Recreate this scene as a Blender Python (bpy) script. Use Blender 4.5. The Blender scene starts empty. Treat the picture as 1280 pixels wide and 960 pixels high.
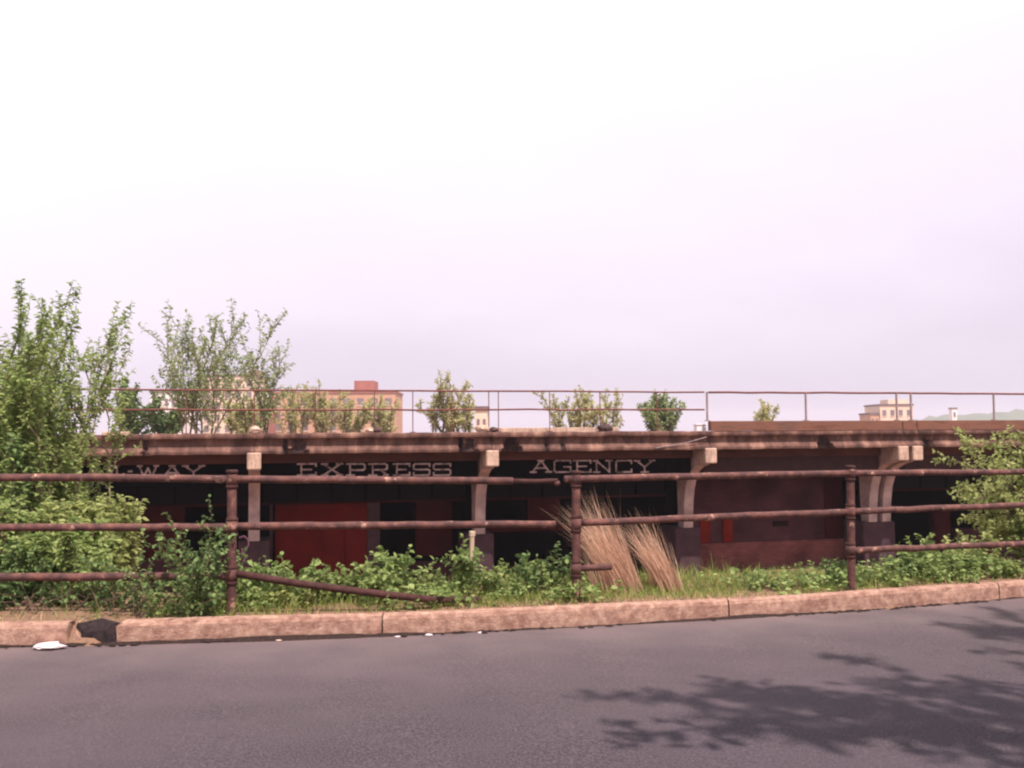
import bpy, math, random
import numpy as np
from mathutils import Vector, Matrix

SC = bpy.context.scene
COL = SC.collection
PI = math.pi

# ------------------------------------------------------------------ camera
F = 1250.0                       # focal length in photo pixels (1280 wide)
EYE = 1.62                       # eye above the road
PITCH = math.atan(65 / F)
ROLL = math.radians(0.39)
cam = bpy.data.cameras.new('camera')
cam.sensor_width = 36.0
cam.lens = 36.0 * F / 1280.0
cam.clip_start = 0.05
cam.clip_end = 6000
cam_ob = bpy.data.objects.new('camera', cam)
COL.objects.link(cam_ob)
SC.camera = cam_ob
_f = Vector((0, math.cos(PITCH), math.sin(PITCH)))
_u0 = Vector((0, -math.sin(PITCH), math.cos(PITCH)))
_r0 = Vector((1, 0, 0))
_r = _r0 * math.cos(ROLL) - _u0 * math.sin(ROLL)
_u = _u0 * math.cos(ROLL) + _r0 * math.sin(ROLL)
cam_ob.matrix_world = Matrix(((_r.x, _u.x, -_f.x, 0), (_r.y, _u.y, -_f.y, 0), (_r.z, _u.z, -_f.z, EYE), (0, 0, 0, 1)))

# ------------------------------------------------------------------ light
SUN_EL, SUN_AZ = math.radians(62), math.radians(30)     # azimuth: right of straight behind the camera
to_sun = Vector((math.sin(SUN_AZ) * math.cos(SUN_EL), -math.cos(SUN_AZ) * math.cos(SUN_EL), math.sin(SUN_EL)))
sun = bpy.data.lights.new('sun', 'SUN')
sun.energy = 4.7
sun.angle = math.radians(0.8)
sun.color = (1.0, 0.87, 0.80)
sun_ob = bpy.data.objects.new('sun', sun)
sun_ob.rotation_euler = to_sun.to_track_quat('Z', 'Y').to_euler()
sun_ob.location = (0, -20, 40)
COL.objects.link(sun_ob)

world = bpy.data.worlds.new('World')
SC.world = world
world.use_nodes = True
nt = world.node_tree
nt.nodes.clear()
def wn(t, **kw):
    n = nt.nodes.new(t)
    for k, v in kw.items(): setattr(n, k, v)
    return n
w_out = wn('ShaderNodeOutputWorld'); w_bg = wn('ShaderNodeBackground')
w_sky = wn('ShaderNodeTexSky'); w_sky.sky_type = 'NISHITA'
w_sky.sun_disc = False
w_sky.sun_elevation = SUN_EL
w_sky.sun_rotation = math.atan2(to_sun.x, to_sun.y)
w_sky.air_density = 1.0; w_sky.dust_density = 4.0; w_sky.ozone_density = 1.0
w_tc = wn('ShaderNodeTexCoord'); w_sep = wn('ShaderNodeSeparateXYZ')
w_map = wn('ShaderNodeMapping'); w_map.inputs['Scale'].default_value = (1.0, 1.0, 2.6)
w_map.inputs['Location'].default_value = (0.35, 0.2, 0.1)
w_noi = wn('ShaderNodeTexNoise'); w_noi.inputs['Scale'].default_value = 1.6
w_noi.inputs['Detail'].default_value = 6.0; w_noi.inputs['Roughness'].default_value = 0.52
w_ramp = wn('ShaderNodeValToRGB')                     # thin bright cloud veil, dimmer and more lavender low down
w_ramp.color_ramp.elements[0].position = 0.0
w_ramp.color_ramp.elements[0].color = (0.45, 0.41, 0.525, 1)
w_ramp.color_ramp.elements[1].position = 0.36
w_ramp.color_ramp.elements[1].color = (0.96, 0.93, 0.96, 1)
e = w_ramp.color_ramp.elements.new(0.17); e.color = (0.83, 0.735, 0.85, 1)
w_ma = wn('ShaderNodeMath', operation='MULTIPLY_ADD')
w_ma.inputs[1].default_value = 0.30; w_ma.inputs[2].default_value = -0.12
w_add = wn('ShaderNodeMath', operation='ADD')
w_az = wn('ShaderNodeMath', operation='MULTIPLY_ADD'); w_az.inputs[1].default_value = -0.08   # the veil is thinner towards one side
w_sc = wn('ShaderNodeVectorMath', operation='SCALE'); w_sc.inputs['Scale'].default_value = 8.0
w_mix = wn('ShaderNodeMix', data_type='RGBA'); w_mix.inputs['Factor'].default_value = 0.88
L = nt.links.new
L(w_tc.outputs['Generated'], w_sep.inputs[0]); L(w_tc.outputs['Generated'], w_map.inputs['Vector'])
L(w_map.outputs[0], w_noi.inputs['Vector']); L(w_noi.outputs['Fac'], w_ma.inputs[0])
L(w_sep.outputs['X'], w_az.inputs[0]); L(w_sep.outputs['Z'], w_az.inputs[2]); L(w_az.outputs[0], w_add.inputs[0]); L(w_ma.outputs[0], w_add.inputs[1])
L(w_add.outputs[0], w_ramp.inputs['Fac']); L(w_ramp.outputs['Color'], w_sc.inputs[0])
L(w_sky.outputs['Color'], w_mix.inputs['A']); L(w_sc.outputs[0], w_mix.inputs['B'])
L(w_mix.outputs['Result'], w_bg.inputs['Color'])
w_bg.inputs['Strength'].default_value = 0.1
L(w_bg.outputs[0], w_out.inputs['Surface'])

SC.view_settings.view_transform = 'Standard'
SC.view_settings.look = 'None'
SC.view_settings.gamma = 1.0
SC.view_settings.use_curve_mapping = False
SC.view_settings.exposure = 0.64
SC.render.engine = 'CYCLES'
SC.cycles.max_bounces = 6
SC.cycles.volume_bounces = 1
SC.cycles.use_denoising = True
SC.cycles.pixel_filter_type = 'BLACKMAN_HARRIS'
SC.cycles.filter_width = 2.2        # the print is soft

# ------------------------------------------------------------------ helpers
def W(px, py, y):
    """point on the photo pixel's ray at distance y in front of the camera"""
    d = _f + _r * ((px - 640) / F) - _u * ((py - 480) / F)
    t = y / d.y
    return Vector((d.x * t, y, EYE + d.z * t))

def c(r, g, b):
    def l(v):
        v /= 255.0
        return v / 12.92 if v <= 0.04045 else ((v + 0.055) / 1.055) ** 2.4
    return (l(r), l(g), l(b), 1.0)

def material(name, cols, scale=6.0, rough=0.8, detail=6.0, bump=0.15, bump_scale=None, metallic=0.0, stretch=(1, 1, 1),
             pos=None, spec=0.3, second=None, voronoi=None):
    """procedural material: noise driven colour ramp + optional second noise overlay + bump, in object space"""
    m = bpy.data.materials.new(name); m.use_nodes = True
    n = m.node_tree.nodes; k = m.node_tree.links.new
    b = n['Principled BSDF']
    b.inputs['Roughness'].default_value = rough
    b.inputs['Metallic'].default_value = metallic
    b.inputs['Specular IOR Level'].default_value = spec
    tc = n.new('ShaderNodeTexCoord'); mp = n.new('ShaderNodeMapping'); mp.inputs['Scale'].default_value = stretch
    k(tc.outputs['Object'], mp.inputs['Vector'])
    nz = n.new('ShaderNodeTexNoise'); nz.inputs['Scale'].default_value = scale; nz.inputs['Detail'].default_value = detail
    nz.inputs['Roughness'].default_value = 0.62
    k(mp.outputs[0], nz.inputs['Vector'])
    rp = n.new('ShaderNodeValToRGB')
    els = rp.color_ramp.elements
    while len(els) < len(cols): els.new(0.5)
    for i, cc in enumerate(cols):
        els[i].position = pos[i] if pos else 0.3 + 0.4 * i / max(1, len(cols) - 1)
        els[i].color = cc
    k(nz.outputs['Fac'], rp.inputs['Fac'])
    col = rp.outputs['Color']
    if second:
        s_col, s_scale, s_lo, s_hi, s_stretch = second
        mp2 = n.new('ShaderNodeMapping'); mp2.inputs['Scale'].default_value = s_stretch
        mp2.inputs['Location'].default_value = (3.3, 7.1, 1.7)
        k(tc.outputs['Object'], mp2.inputs['Vector'])
        n2 = n.new('ShaderNodeTexNoise'); n2.inputs['Scale'].default_value = s_scale; n2.inputs['Detail'].default_value = 7
        n2.inputs['Roughness'].default_value = 0.65
        k(mp2.outputs[0], n2.inputs['Vector'])
        mr = n.new('ShaderNodeMapRange'); mr.inputs['From Min'].default_value = s_lo; mr.inputs['From Max'].default_value = s_hi
        k(n2.outputs['Fac'], mr.inputs['Value'])
        mx = n.new('ShaderNodeMix'); mx.data_type = 'RGBA'
        k(mr.outputs[0], mx.inputs['Factor']); k(col, mx.inputs['A']); mx.inputs['B'].default_value = s_col
        col = mx.outputs['Result']
    k(col, b.inputs['Base Color'])
    if bump:
        nb = n.new('ShaderNodeTexNoise'); nb.inputs['Scale'].default_value = bump_scale or scale * 3
        nb.inputs['Detail'].default_value = 6; nb.inputs['Roughness'].default_value = 0.7
        k(mp.outputs[0], nb.inputs['Vector'])
        bp = n.new('ShaderNodeBump'); bp.inputs['Strength'].default_value = bump; bp.inputs['Distance'].default_value = 0.02
        k(nb.outputs['Fac'], bp.inputs['Height']); k(bp.outputs[0], b.inputs['Normal'])
    return m

def leaf_material(name, ca, cb, trans=0.35, cc=None):
    m = bpy.data.materials.new(name); m.use_nodes = True
    n = m.node_tree.nodes; k = m.node_tree.links.new
    out = n['Material Output']; b = n['Principled BSDF']
    b.inputs['Roughness'].default_value = 0.55; b.inputs['Specular IOR Level'].default_value = 0.25
    geo = n.new('ShaderNodeNewGeometry'); rp = n.new('ShaderNodeValToRGB')
    rp.color_ramp.elements[0].color = ca; rp.color_ramp.elements[1].color = cb
    if cc:
        e = rp.color_ramp.elements.new(0.93); e.color = cb
        rp.color_ramp.elements[-1].color = cc
    k(geo.outputs['Random Per Island'], rp.inputs['Fac']); k(rp.outputs['Color'], b.inputs['Base Color'])
    tr = n.new('ShaderNodeBsdfTranslucent'); mx = n.new('ShaderNodeMixShader'); mx.inputs['Fac'].default_value = trans
    k(rp.outputs['Color'], tr.inputs['Color'])
    k(b.outputs[0], mx.inputs[1]); k(tr.outputs[0], mx.inputs[2]); k(mx.outputs[0], out.inputs['Surface'])
    return m

class MB:
    """collects shapes, then links them as ONE mesh object"""
    def __init__(s): s.v = []; s.f = []; s.m = []
    def add(s, vs, fs, mi=0):
        o = len(s.v); s.v += [tuple(v) for v in vs]; s.f += [tuple(i + o for i in f) for f in fs]; s.m += [mi] * len(fs)
        return s
    def box(s, a, b, mi=0, bev=0.0):
        x0, y0, z0 = a; x1, y1, z1 = b
        if bev <= 0:
            vs = [(x, y, z) for z in (z0, z1) for y in (y0, y1) for x in (x0, x1)]
            return s.add(vs, [(0, 2, 3, 1), (4, 5, 7, 6), (0, 1, 5, 4), (2, 6, 7, 3), (0, 4, 6, 2), (1, 3, 7, 5)], mi)
        # bevelled: octagonal footprint with chamfered top/bottom
        def ring(z, i):
            return [(x0 + bev + i, y0 + i, z), (x1 - bev - i, y0 + i, z), (x1 - i, y0 + bev + i, z), (x1 - i, y1 - bev - i, z),
                    (x1 - bev - i, y1 - i, z), (x0 + bev + i, y1 - i, z), (x0 + i, y1 - bev - i, z), (x0 + i, y0 + bev + i, z)]
        rs = [ring(z0, bev * .5), ring(z0 + bev, 0), ring(z1 - bev, 0), ring(z1, bev * .5)]
        vs = sum(rs, []); fs = [tuple(range(7, -1, -1)), tuple(range(24, 32))]
        for r in range(3):
            for i in range(8):
                j = (i + 1) % 8; fs.append((r * 8 + i, r * 8 + j, r * 8 + 8 + j, r * 8 + 8 + i))
        return s.add(vs, fs, mi)
    def tube(s, pts, r, n=8, mi=0, caps=True):
        pts = [Vector(p) for p in pts]
        rs = r if isinstance(r, (list, tuple)) else [r] * len(pts)
        vs = []; fs = []
        up = None
        for i, p in enumerate(pts):
            t = (pts[min(i + 1, len(pts) - 1)] - pts[max(i - 1, 0)])
            t = t.normalized() if t.length > 1e-9 else Vector((0, 0, 1))
            if up is None: up = Vector((0, 0, 1)) if abs(t.z) < .9 else Vector((1, 0, 0))
            a = t.cross(up).normalized(); b = t.cross(a).normalized(); up = -b
            for q in range(n):
                an = 2 * PI * q / n
                vs.append(p + (a * math.cos(an) + b * math.sin(an)) * rs[i])
        for i in range(len(pts) - 1):
            for q in range(n):
                w = (q + 1) % n
                fs.append((i * n + q, i * n + w, i * n + n + w, i * n + n + q))
        if caps:
            fs.append(tuple(range(n - 1, -1, -1))); fs.append(tuple(range((len(pts) - 1) * n, len(pts) * n)))
        return s.add(vs, fs, mi)
    def prism(s, prof, x0, x1, mi=0):
        """profile [(y,z)..] extruded along x"""
        n = len(prof)
        vs = [(x0, y, z) for y, z in prof] + [(x1, y, z) for y, z in prof]
        fs = [tuple(range(n)), tuple(range(2 * n - 1, n - 1, -1))] + [(i, i + n, (i + 1) % n + n, (i + 1) % n) for i in range(n)]
        return s.add(vs, fs, mi)
    def build(s, name, mats, parent=None, smooth=False, loc=None):
        me = bpy.data.meshes.new(name); me.from_pydata(s.v, [], s.f)
        for m in (mats if isinstance(mats, (list, tuple)) else [mats]): me.materials.append(m)
        if any(s.m): me.polygons.foreach_set('material_index', s.m)
        if smooth: me.polygons.foreach_set('use_smooth', [True] * len(s.f))
        me.update()
        o = bpy.data.objects.new(name, me); COL.objects.link(o)
        if parent: o.parent = parent
        if loc is not None: o.location = loc
        return o

def np_mesh(name, v, f, mat, parent=None, smooth=False):
    """mesh from numpy arrays (faces all of one size)"""
    me = bpy.data.meshes.new(name)
    k = f.shape[1]
    me.vertices.add(len(v)); me.vertices.foreach_set('co', v.astype(np.float32).ravel())
    me.loops.add(f.size); me.loops.foreach_set('vertex_index', f.astype(np.int32).ravel())
    me.polygons.add(len(f)); me.polygons.foreach_set('loop_start', np.arange(0, f.size, k, dtype=np.int32))
    me.polygons.foreach_set('loop_total', np.full(len(f), k, dtype=np.int32))
    if smooth: me.polygons.foreach_set('use_smooth', np.ones(len(f), dtype=bool))
    me.materials.append(mat); me.update(calc_edges=True); me.validate()
    o = bpy.data.objects.new(name, me); COL.objects.link(o)
    if parent: o.parent = parent
    return o

def empty(name, loc=(0, 0, 0), rz=0.0):
    o = bpy.data.objects.new(name, None); COL.objects.link(o)
    o.location = loc; o.rotation_euler = (0, 0, rz); o.empty_display_size = 0.2
    return o
def tag(o, label, cat=None, group=None, kind=None):
    o['label'] = label
    if cat: o['category'] = cat
    if group: o['group'] = group
    if kind: o['kind'] = kind
    return o

def fbm(x, y, seed=0):
    x = np.asarray(x, float); y = np.asarray(y, float); r = np.random.RandomState(seed); s = 0
    for i in range(5):
        a = r.uniform(0, 2 * PI); q = 0.55 * 1.9 ** i; ph = r.uniform(0, 6, 2)
        s = s + 0.6 ** i * np.sin(q * (x * math.cos(a) + y * math.sin(a)) + ph[0]) * np.cos(q * (-x * math.sin(a) + y * math.cos(a)) * .9 + ph[1])
    return s

# ------------------------------------------------------------------ layout
_kx = np.array([-3.89, -1.06, 0, 1.97, 3.24, 5.35]); _ky = np.array([7.59, 8.18, 8.37, 9.06, 9.6, 10.45])
_kp = np.polyfit(_kx, _ky, 2); _kd = np.polyder(_kp)
def kerb_y(x):
    x = np.asarray(x, float); xc = np.clip(x, -5.0, 6.0)
    return np.polyval(_kp, xc) + (x - xc) * np.polyval(_kd, xc)
def road_z(x): return -0.0167 * np.clip(np.asarray(x, float), -45, 45)
TH = math.atan(0.25); CT, ST = math.cos(TH), math.sin(TH)      # the station recedes to the right
B0 = (0.0, 25.0)                                               # canopy front edge straight ahead of the camera
FLOOR_H = -3.9                                                 # station yard below the eye
def to_local(x, y):
    dx, dy = np.asarray(x, float) - B0[0], np.asarray(y, float) - B0[1]
    return dx * CT + dy * ST, -dx * ST + dy * CT
def from_local(s, v): return (B0[0] + s * CT - v * ST, B0[1] + s * ST + v * CT)
def sm(t): t = np.clip(t, 0, 1); return t * t * (3 - 2 * t)
def ground_z(x, y):
    x = np.asarray(x, float); y = np.asarray(y, float)
    d = y - kerb_y(x); rz = road_z(x); s, v = to_local(x, y)
    near = np.where(d < 0.1, rz - 0.07, rz + 0.13 + 0.018 * fbm(x * 2, y * 2, 3) * sm((d - .1) / .5))
    near = np.where(d < -9.4, rz + 0.10, near)
    yard = FLOOR_H + EYE
    z = near + (yard + 0.05 * fbm(x, y, 5) - near) * sm((d - 1.6) / 5.0)
    z = z + (EYE - 0.12 - z) * np.where(v > 6.5, sm((v - 6.5) / 1.5), 0) * np.where(d > 8, 1, 0)
    z = z + (-6.0 - z) * sm((v - 60) / 30.0)
    return z

# ------------------------------------------------------------------ materials
M = {}
M['asphalt'] = material('asphalt', [c(46, 41, 46), c(66, 59, 65), c(102, 92, 98)], scale=75, rough=0.92, detail=4, bump=0.5, bump_scale=140, spec=0.12,
                        pos=(.30, .5, .74), second=(c(82, 72, 80), 0.7, 0.40, 0.85, (0.5, 1.0, 1)))
def dust_over(m, attr, col, amount):
    """pale dust washed to the road edge: mixed in by a stored distance-to-kerb attribute"""
    n = m.node_tree.nodes; k = m.node_tree.links.new; b = n['Principled BSDF']
    src = b.inputs['Base Color'].links[0].from_socket
    at = n.new('ShaderNodeAttribute'); at.attribute_name = attr
    tc = n.new('ShaderNodeTexCoord'); nz = n.new('ShaderNodeTexNoise'); nz.inputs['Scale'].default_value = 1.4; nz.inputs['Detail'].default_value = 6
    k(tc.outputs['Object'], nz.inputs['Vector'])
    mu = n.new('ShaderNodeMath'); mu.operation = 'MULTIPLY'; k(at.outputs['Fac'], mu.inputs[0]); k(nz.outputs['Fac'], mu.inputs[1])
    m2 = n.new('ShaderNodeMath'); m2.operation = 'MULTIPLY'; m2.inputs[1].default_value = amount; k(mu.outputs[0], m2.inputs[0])
    mx = n.new('ShaderNodeMix'); mx.data_type = 'RGBA'; k(m2.outputs[0], mx.inputs['Factor']); k(src, mx.inputs['A']); mx.inputs['B'].default_value = col
    k(mx.outputs['Result'], b.inputs['Base Color'])
dust_over(M['asphalt'], 'edge_dust', c(124, 108, 107), 1.1)
M['earth'] = material('earth', [c(84, 66, 52), c(128, 98, 80), c(96, 84, 58)], scale=5, rough=0.95, bump=0.6, bump_scale=40)
M['kerb'] = material('kerb_concrete', [c(134, 100, 88), c(164, 128, 112), c(190, 158, 140)], scale=16, rough=0.92, bump=0.8, bump_scale=70,
                     second=(c(112, 74, 64), 5.0, 0.48, 0.78, (1, 1, 2)))
M['broken'] = material('broken_asphalt', [c(26, 19, 23), c(58, 44, 45)], scale=24, rough=0.95, bump=0.9)
M['dirt'] = material('gutter_dirt', [c(34, 25, 25), c(66, 49, 45)], scale=40, rough=1, bump=0.8)
M['rust'] = material('rusted_pipe', [c(54, 35, 36), c(86, 54, 51), c(120, 78, 68)], scale=11, rough=0.75, bump=0.35, bump_scale=70, spec=0.35,
                     second=(c(205, 160, 140), 9, 0.60, 0.72, (1, 1, 1)))
M['rustdark'] = material('dark_rusted_pipe', [c(46, 26, 26), c(78, 46, 42)], scale=16, rough=0.85, bump=0.4)
M['rustred'] = material('red_rusted_rail', [c(88, 48, 46), c(122, 74, 66)], scale=8, rough=0.8, bump=0.2)
M['steelgrey'] = material('weathered_steel', [c(120, 104, 108), c(158, 136, 136)], scale=8, rough=0.7, bump=0.2)
M['concrete'] = material('stained_concrete', [c(66, 44, 41), c(106, 76, 68), c(156, 120, 104)], scale=1.5, rough=0.95, bump=0.5, bump_scale=24, stretch=(1.6, 1, 0.6),
                         second=(c(54, 36, 35), 2.6, 0.46, 0.72, (1.2, 1, 0.5)))
M['spall'] = material('spalled_concrete', [c(48, 36, 38), c(92, 70, 68)], scale=9, rough=1, bump=1.0)
M['cream'] = material('cream_concrete', [c(158, 130, 116), c(204, 174, 154)], scale=5, rough=0.92, bump=0.5, second=(c(96, 70, 64), 5, 0.5, 0.78, (2.5, 2, .5)))
M['bracket'] = material('purple_grey_concrete', [c(140, 118, 118), c(192, 166, 162)], scale=3, rough=0.95, bump=0.4)
M['pier'] = material('pier_paint', [c(54, 38, 45), c(78, 54, 60)], scale=3, rough=0.95, bump=0.3)
M['beam'] = material('brown_beam', [c(70, 42, 38), c(98, 62, 54)], scale=2.0, rough=0.9, bump=0.3, stretch=(.6, 1, 2))
M['signblack'] = material('black_sign_paint', [c(9, 9, 11), c(15, 14, 16)], scale=6, rough=0.95, bump=0.1, spec=0)
M['letter'] = material('faded_sign_white', [c(150, 128, 128), c(205, 184, 180)], scale=10, rough=0.85, bump=0.1, second=(c(60, 46, 48), 5, 0.46, 0.72, (1, 1, 1)))
M['panelbrown'] = material('brown_board', [c(52, 34, 36), c(70, 46, 46)], scale=4, rough=0.9, bump=0.2)
M['edging'] = material('rusty_edging', [c(90, 58, 48), c(116, 78, 64), c(92, 68, 60)], scale=2.2, rough=0.9, bump=0.4, stretch=(.5, 1, 2.5))
M['reddoor'] = material('red_door_paint', [c(80, 18, 15), c(104, 28, 21)], scale=1.6, rough=0.85, bump=0.1, spec=0.08)
M['redboard'] = material('faded_red_board', [c(100, 28, 20), c(130, 40, 28)], scale=3, rough=0.9, bump=0.1, spec=0.05)
M['darkred'] = material('dark_red_paint', [c(44, 15, 17), c(64, 24, 25)], scale=2, rough=0.9, bump=0.15, spec=0.05)
M['dark'] = material('dark_interior', [c(9, 8, 9), c(16, 13, 14)], scale=2, rough=0.95, bump=0.1, spec=0)  # near-black colour stands in for deep shade inside the bays
M['deck'] = material('deck_concrete', [c(110, 88, 80), c(142, 116, 104)], scale=2, rough=0.95)
M['glass'] = material('dark_glass', [c(12, 12, 14), c(20, 18, 22)], scale=2, rough=0.6, bump=0, spec=0.08)
M['spray'] = material('pink_spray_paint', [c(150, 100, 130), c(180, 130, 150)], scale=8, rough=0.7, bump=0)
M['bark'] = material('bark', [c(74, 58, 50), c(112, 92, 80)], scale=14, rough=0.95, bump=0.5, stretch=(1, 1, .3))
M['stem'] = material('green_stem', [c(84, 84, 50), c(112, 92, 62)], scale=14, rough=0.8, bump=0.1)
M['twig'] = material('young_bark', [c(98, 88, 66), c(134, 120, 94)], scale=14, rough=0.9, bump=0.2)
M['wood'] = material('pale_wood', [c(170, 146, 126), c(206, 184, 162)], scale=14, rough=0.85, bump=0.2, stretch=(1, 1, .2))
M['paper'] = material('white_litter', [c(186, 174, 178), c(214, 202, 206)], scale=9, rough=0.8, bump=0.3)
M['white'] = material('white_paint', [c(222, 212, 216), c(236, 230, 232)], scale=4, rough=0.7, bump=0.1)
M['fbrick'] = material('far_brick', [c(142, 84, 74), c(164, 104, 90)], scale=0.5, rough=0.95, bump=0)
M['fbrick2'] = material('far_tan_brick', [c(176, 130, 104), c(194, 150, 122)], scale=0.4, rough=0.95, bump=0)
M['fcream'] = material('far_cream_wall', [c(206, 178, 158), c(222, 196, 176)], scale=0.3, rough=0.95, bump=0)
M['fwhite'] = material('far_white_wall', [c(226, 212, 210), c(238, 228, 226)], scale=0.3, rough=0.95, bump=0)
M['froof'] = material('far_roof', [c(96, 78, 78), c(120, 98, 96)], scale=0.4, rough=0.95, bump=0)
M['fwin'] = material('far_window', [c(104, 90, 94), c(132, 116, 118)], scale=0.5, rough=0.3, bump=0)  # colour lightened to lower the contrast, as haze would
M['hill'] = material('far_wooded_hill', [c(62, 76, 54), c(92, 104, 72)], scale=0.04, rough=1, detail=10, bump=0)
LM = {
 'mid':   leaf_material('leaf_mid_green', c(112, 132, 72), c(172, 186, 118), .52),
 'light': leaf_material('leaf_yellow_green', c(134, 146, 82), c(182, 188, 124), .52),
 'dark':  leaf_material('leaf_dark_green', c(70, 94, 54), c(128, 150, 92), .4),
 'blue':  leaf_material('leaf_grey_green', c(114, 132, 86), c(164, 176, 124), .55),
 'pale':  leaf_material('leaf_pale_spring', c(158, 158, 106), c(196, 192, 142), .55, c(200, 168, 138)),  # pale leaves, lightened further to stand in for haze on far trees
 'fresh': leaf_material('leaf_fresh_green', c(104, 128, 68), c(162, 178, 112), .46),
 'grass': leaf_material('grass_blade', c(84, 108, 46), c(150, 158, 84), .35, c(196, 156, 112)),
 'dry':   leaf_material('dry_grass_blade', c(172, 130, 108), c(236, 200, 174), .45, c(244, 220, 200)),
 'shade': leaf_material('street_tree_leaf', c(60, 84, 36), c(96, 122, 54), .35),
}

def brick_material(name, a, b, mortar):
    m = bpy.data.materials.new(name); m.use_nodes = True
    n = m.node_tree.nodes; k = m.node_tree.links.new; bs = n['Principled BSDF']
    tc = n.new('ShaderNodeTexCoord'); sp = n.new('ShaderNodeSeparateXYZ'); cb = n.new('ShaderNodeCombineXYZ')
    k(tc.outputs['Object'], sp.inputs[0]); k(sp.outputs['X'], cb.inputs['X']); k(sp.outputs['Z'], cb.inputs['Y'])
    br = n.new('ShaderNodeTexBrick'); k(cb.outputs[0], br.inputs['Vector'])
    br.inputs['Color1'].default_value = a; br.inputs['Color2'].default_value = b; br.inputs['Mortar'].default_value = mortar
    br.inputs['Scale'].default_value = 1; br.inputs['Brick Width'].default_value = .21; br.inputs['Row Height'].default_value = .072
    br.inputs['Mortar Size'].default_value = .008
    nz = n.new('ShaderNodeTexNoise'); nz.inputs['Scale'].default_value = 1.3; nz.inputs['Detail'].default_value = 6
    k(tc.outputs['Object'], nz.inputs['Vector'])
    mr = n.new('ShaderNodeMapRange'); mr.inputs['To Min'].default_value = .55; mr.inputs['To Max'].default_value = 1.4
    mr.inputs['From Min'].default_value = .3; mr.inputs['From Max'].default_value = .7
    k(nz.outputs['Fac'], mr.inputs['Value'])
    vm = n.new('ShaderNodeVectorMath'); vm.operation = 'SCALE'; k(br.outputs['Color'], vm.inputs[0]); k(mr.outputs[0], vm.inputs['Scale'])
    k(vm.outputs[0], bs.inputs['Base Color']); bs.inputs['Roughness'].default_value = .95; bs.inputs['Specular IOR Level'].default_value = .05
    bp = n.new('ShaderNodeBump'); bp.inputs['Strength'].default_value = .4; bp.inputs['Distance'].default_value = .01; bp.invert = True
    k(br.outputs['Fac'], bp.inputs['Height']); k(bp.outputs[0], bs.inputs['Normal'])
    return m
M['brick'] = brick_material('painted_brick', c(74, 46, 50), c(83, 51, 55), c(66, 45, 49))
M['plinth'] = brick_material('plinth_brick', c(112, 66, 64), c(126, 76, 72), c(104, 68, 66))  # same brick pattern in a lighter colour for the band low down

# ================================================================== SETTING
# ground: one sheet from the verge to the horizon
gx = np.unique(np.concatenate([np.linspace(-2500, -60, 14), np.arange(-60, -16, 2.0), np.arange(-16, 18, 0.4), np.arange(18, 62, 2.0), np.linspace(64, 2500, 14)]))
gy = np.unique(np.concatenate([np.linspace(-600, -20, 8), np.arange(-20, 6, 1.0), np.arange(6, 18, 0.2), np.arange(18, 50, 0.6), np.arange(50, 130, 4.0), np.linspace(132, 3500, 16)]))
X, Y = np.meshgrid(gx, gy)
V = np.stack([X, Y, ground_z(X, Y)], -1).reshape(-1, 3)
ny, nx = X.shape
ii = np.arange(ny * nx).reshape(ny, nx)
Fq = np.stack([ii[:-1, :-1], ii[:-1, 1:], ii[1:, 1:], ii[1:, :-1]], -1).reshape(-1, 4)
tag(np_mesh('ground', V, Fq, M['earth'], smooth=True), 'bare brown earth verge falling away to the sunken station yard', kind='structure')

# road
rx = np.concatenate([np.arange(-70, -10, 2.0), np.arange(-10, 12, 0.4), np.arange(12, 72, 2.0)])
rd = np.concatenate([[0.0, 0.25], np.arange(0.5, 9.5, 0.4)])
X, D = np.meshgrid(rx, rd)
V = np.stack([X, kerb_y(X) - D + 0.03, road_z(X) + 0.012 * np.sin(D / 9.0 * PI) + 0.004 * fbm(X, D, 9)], -1).reshape(-1, 3)
ny, nx = X.shape; ii = np.arange(ny * nx).reshape(ny, nx)
Fq = np.stack([ii[:-1, :-1], ii[1:, :-1], ii[1:, 1:], ii[:-1, 1:]], -1).reshape(-1, 4)
road = np_mesh('road', V, Fq, M['asphalt'], smooth=True)
road.data.attributes.new('edge_dust', 'FLOAT', 'POINT').data.foreach_set('value', np.exp(-D / 1.3).astype(np.float32).ravel())
tag(road, 'worn grey-purple asphalt road with tree shade', kind='structure')

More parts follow.
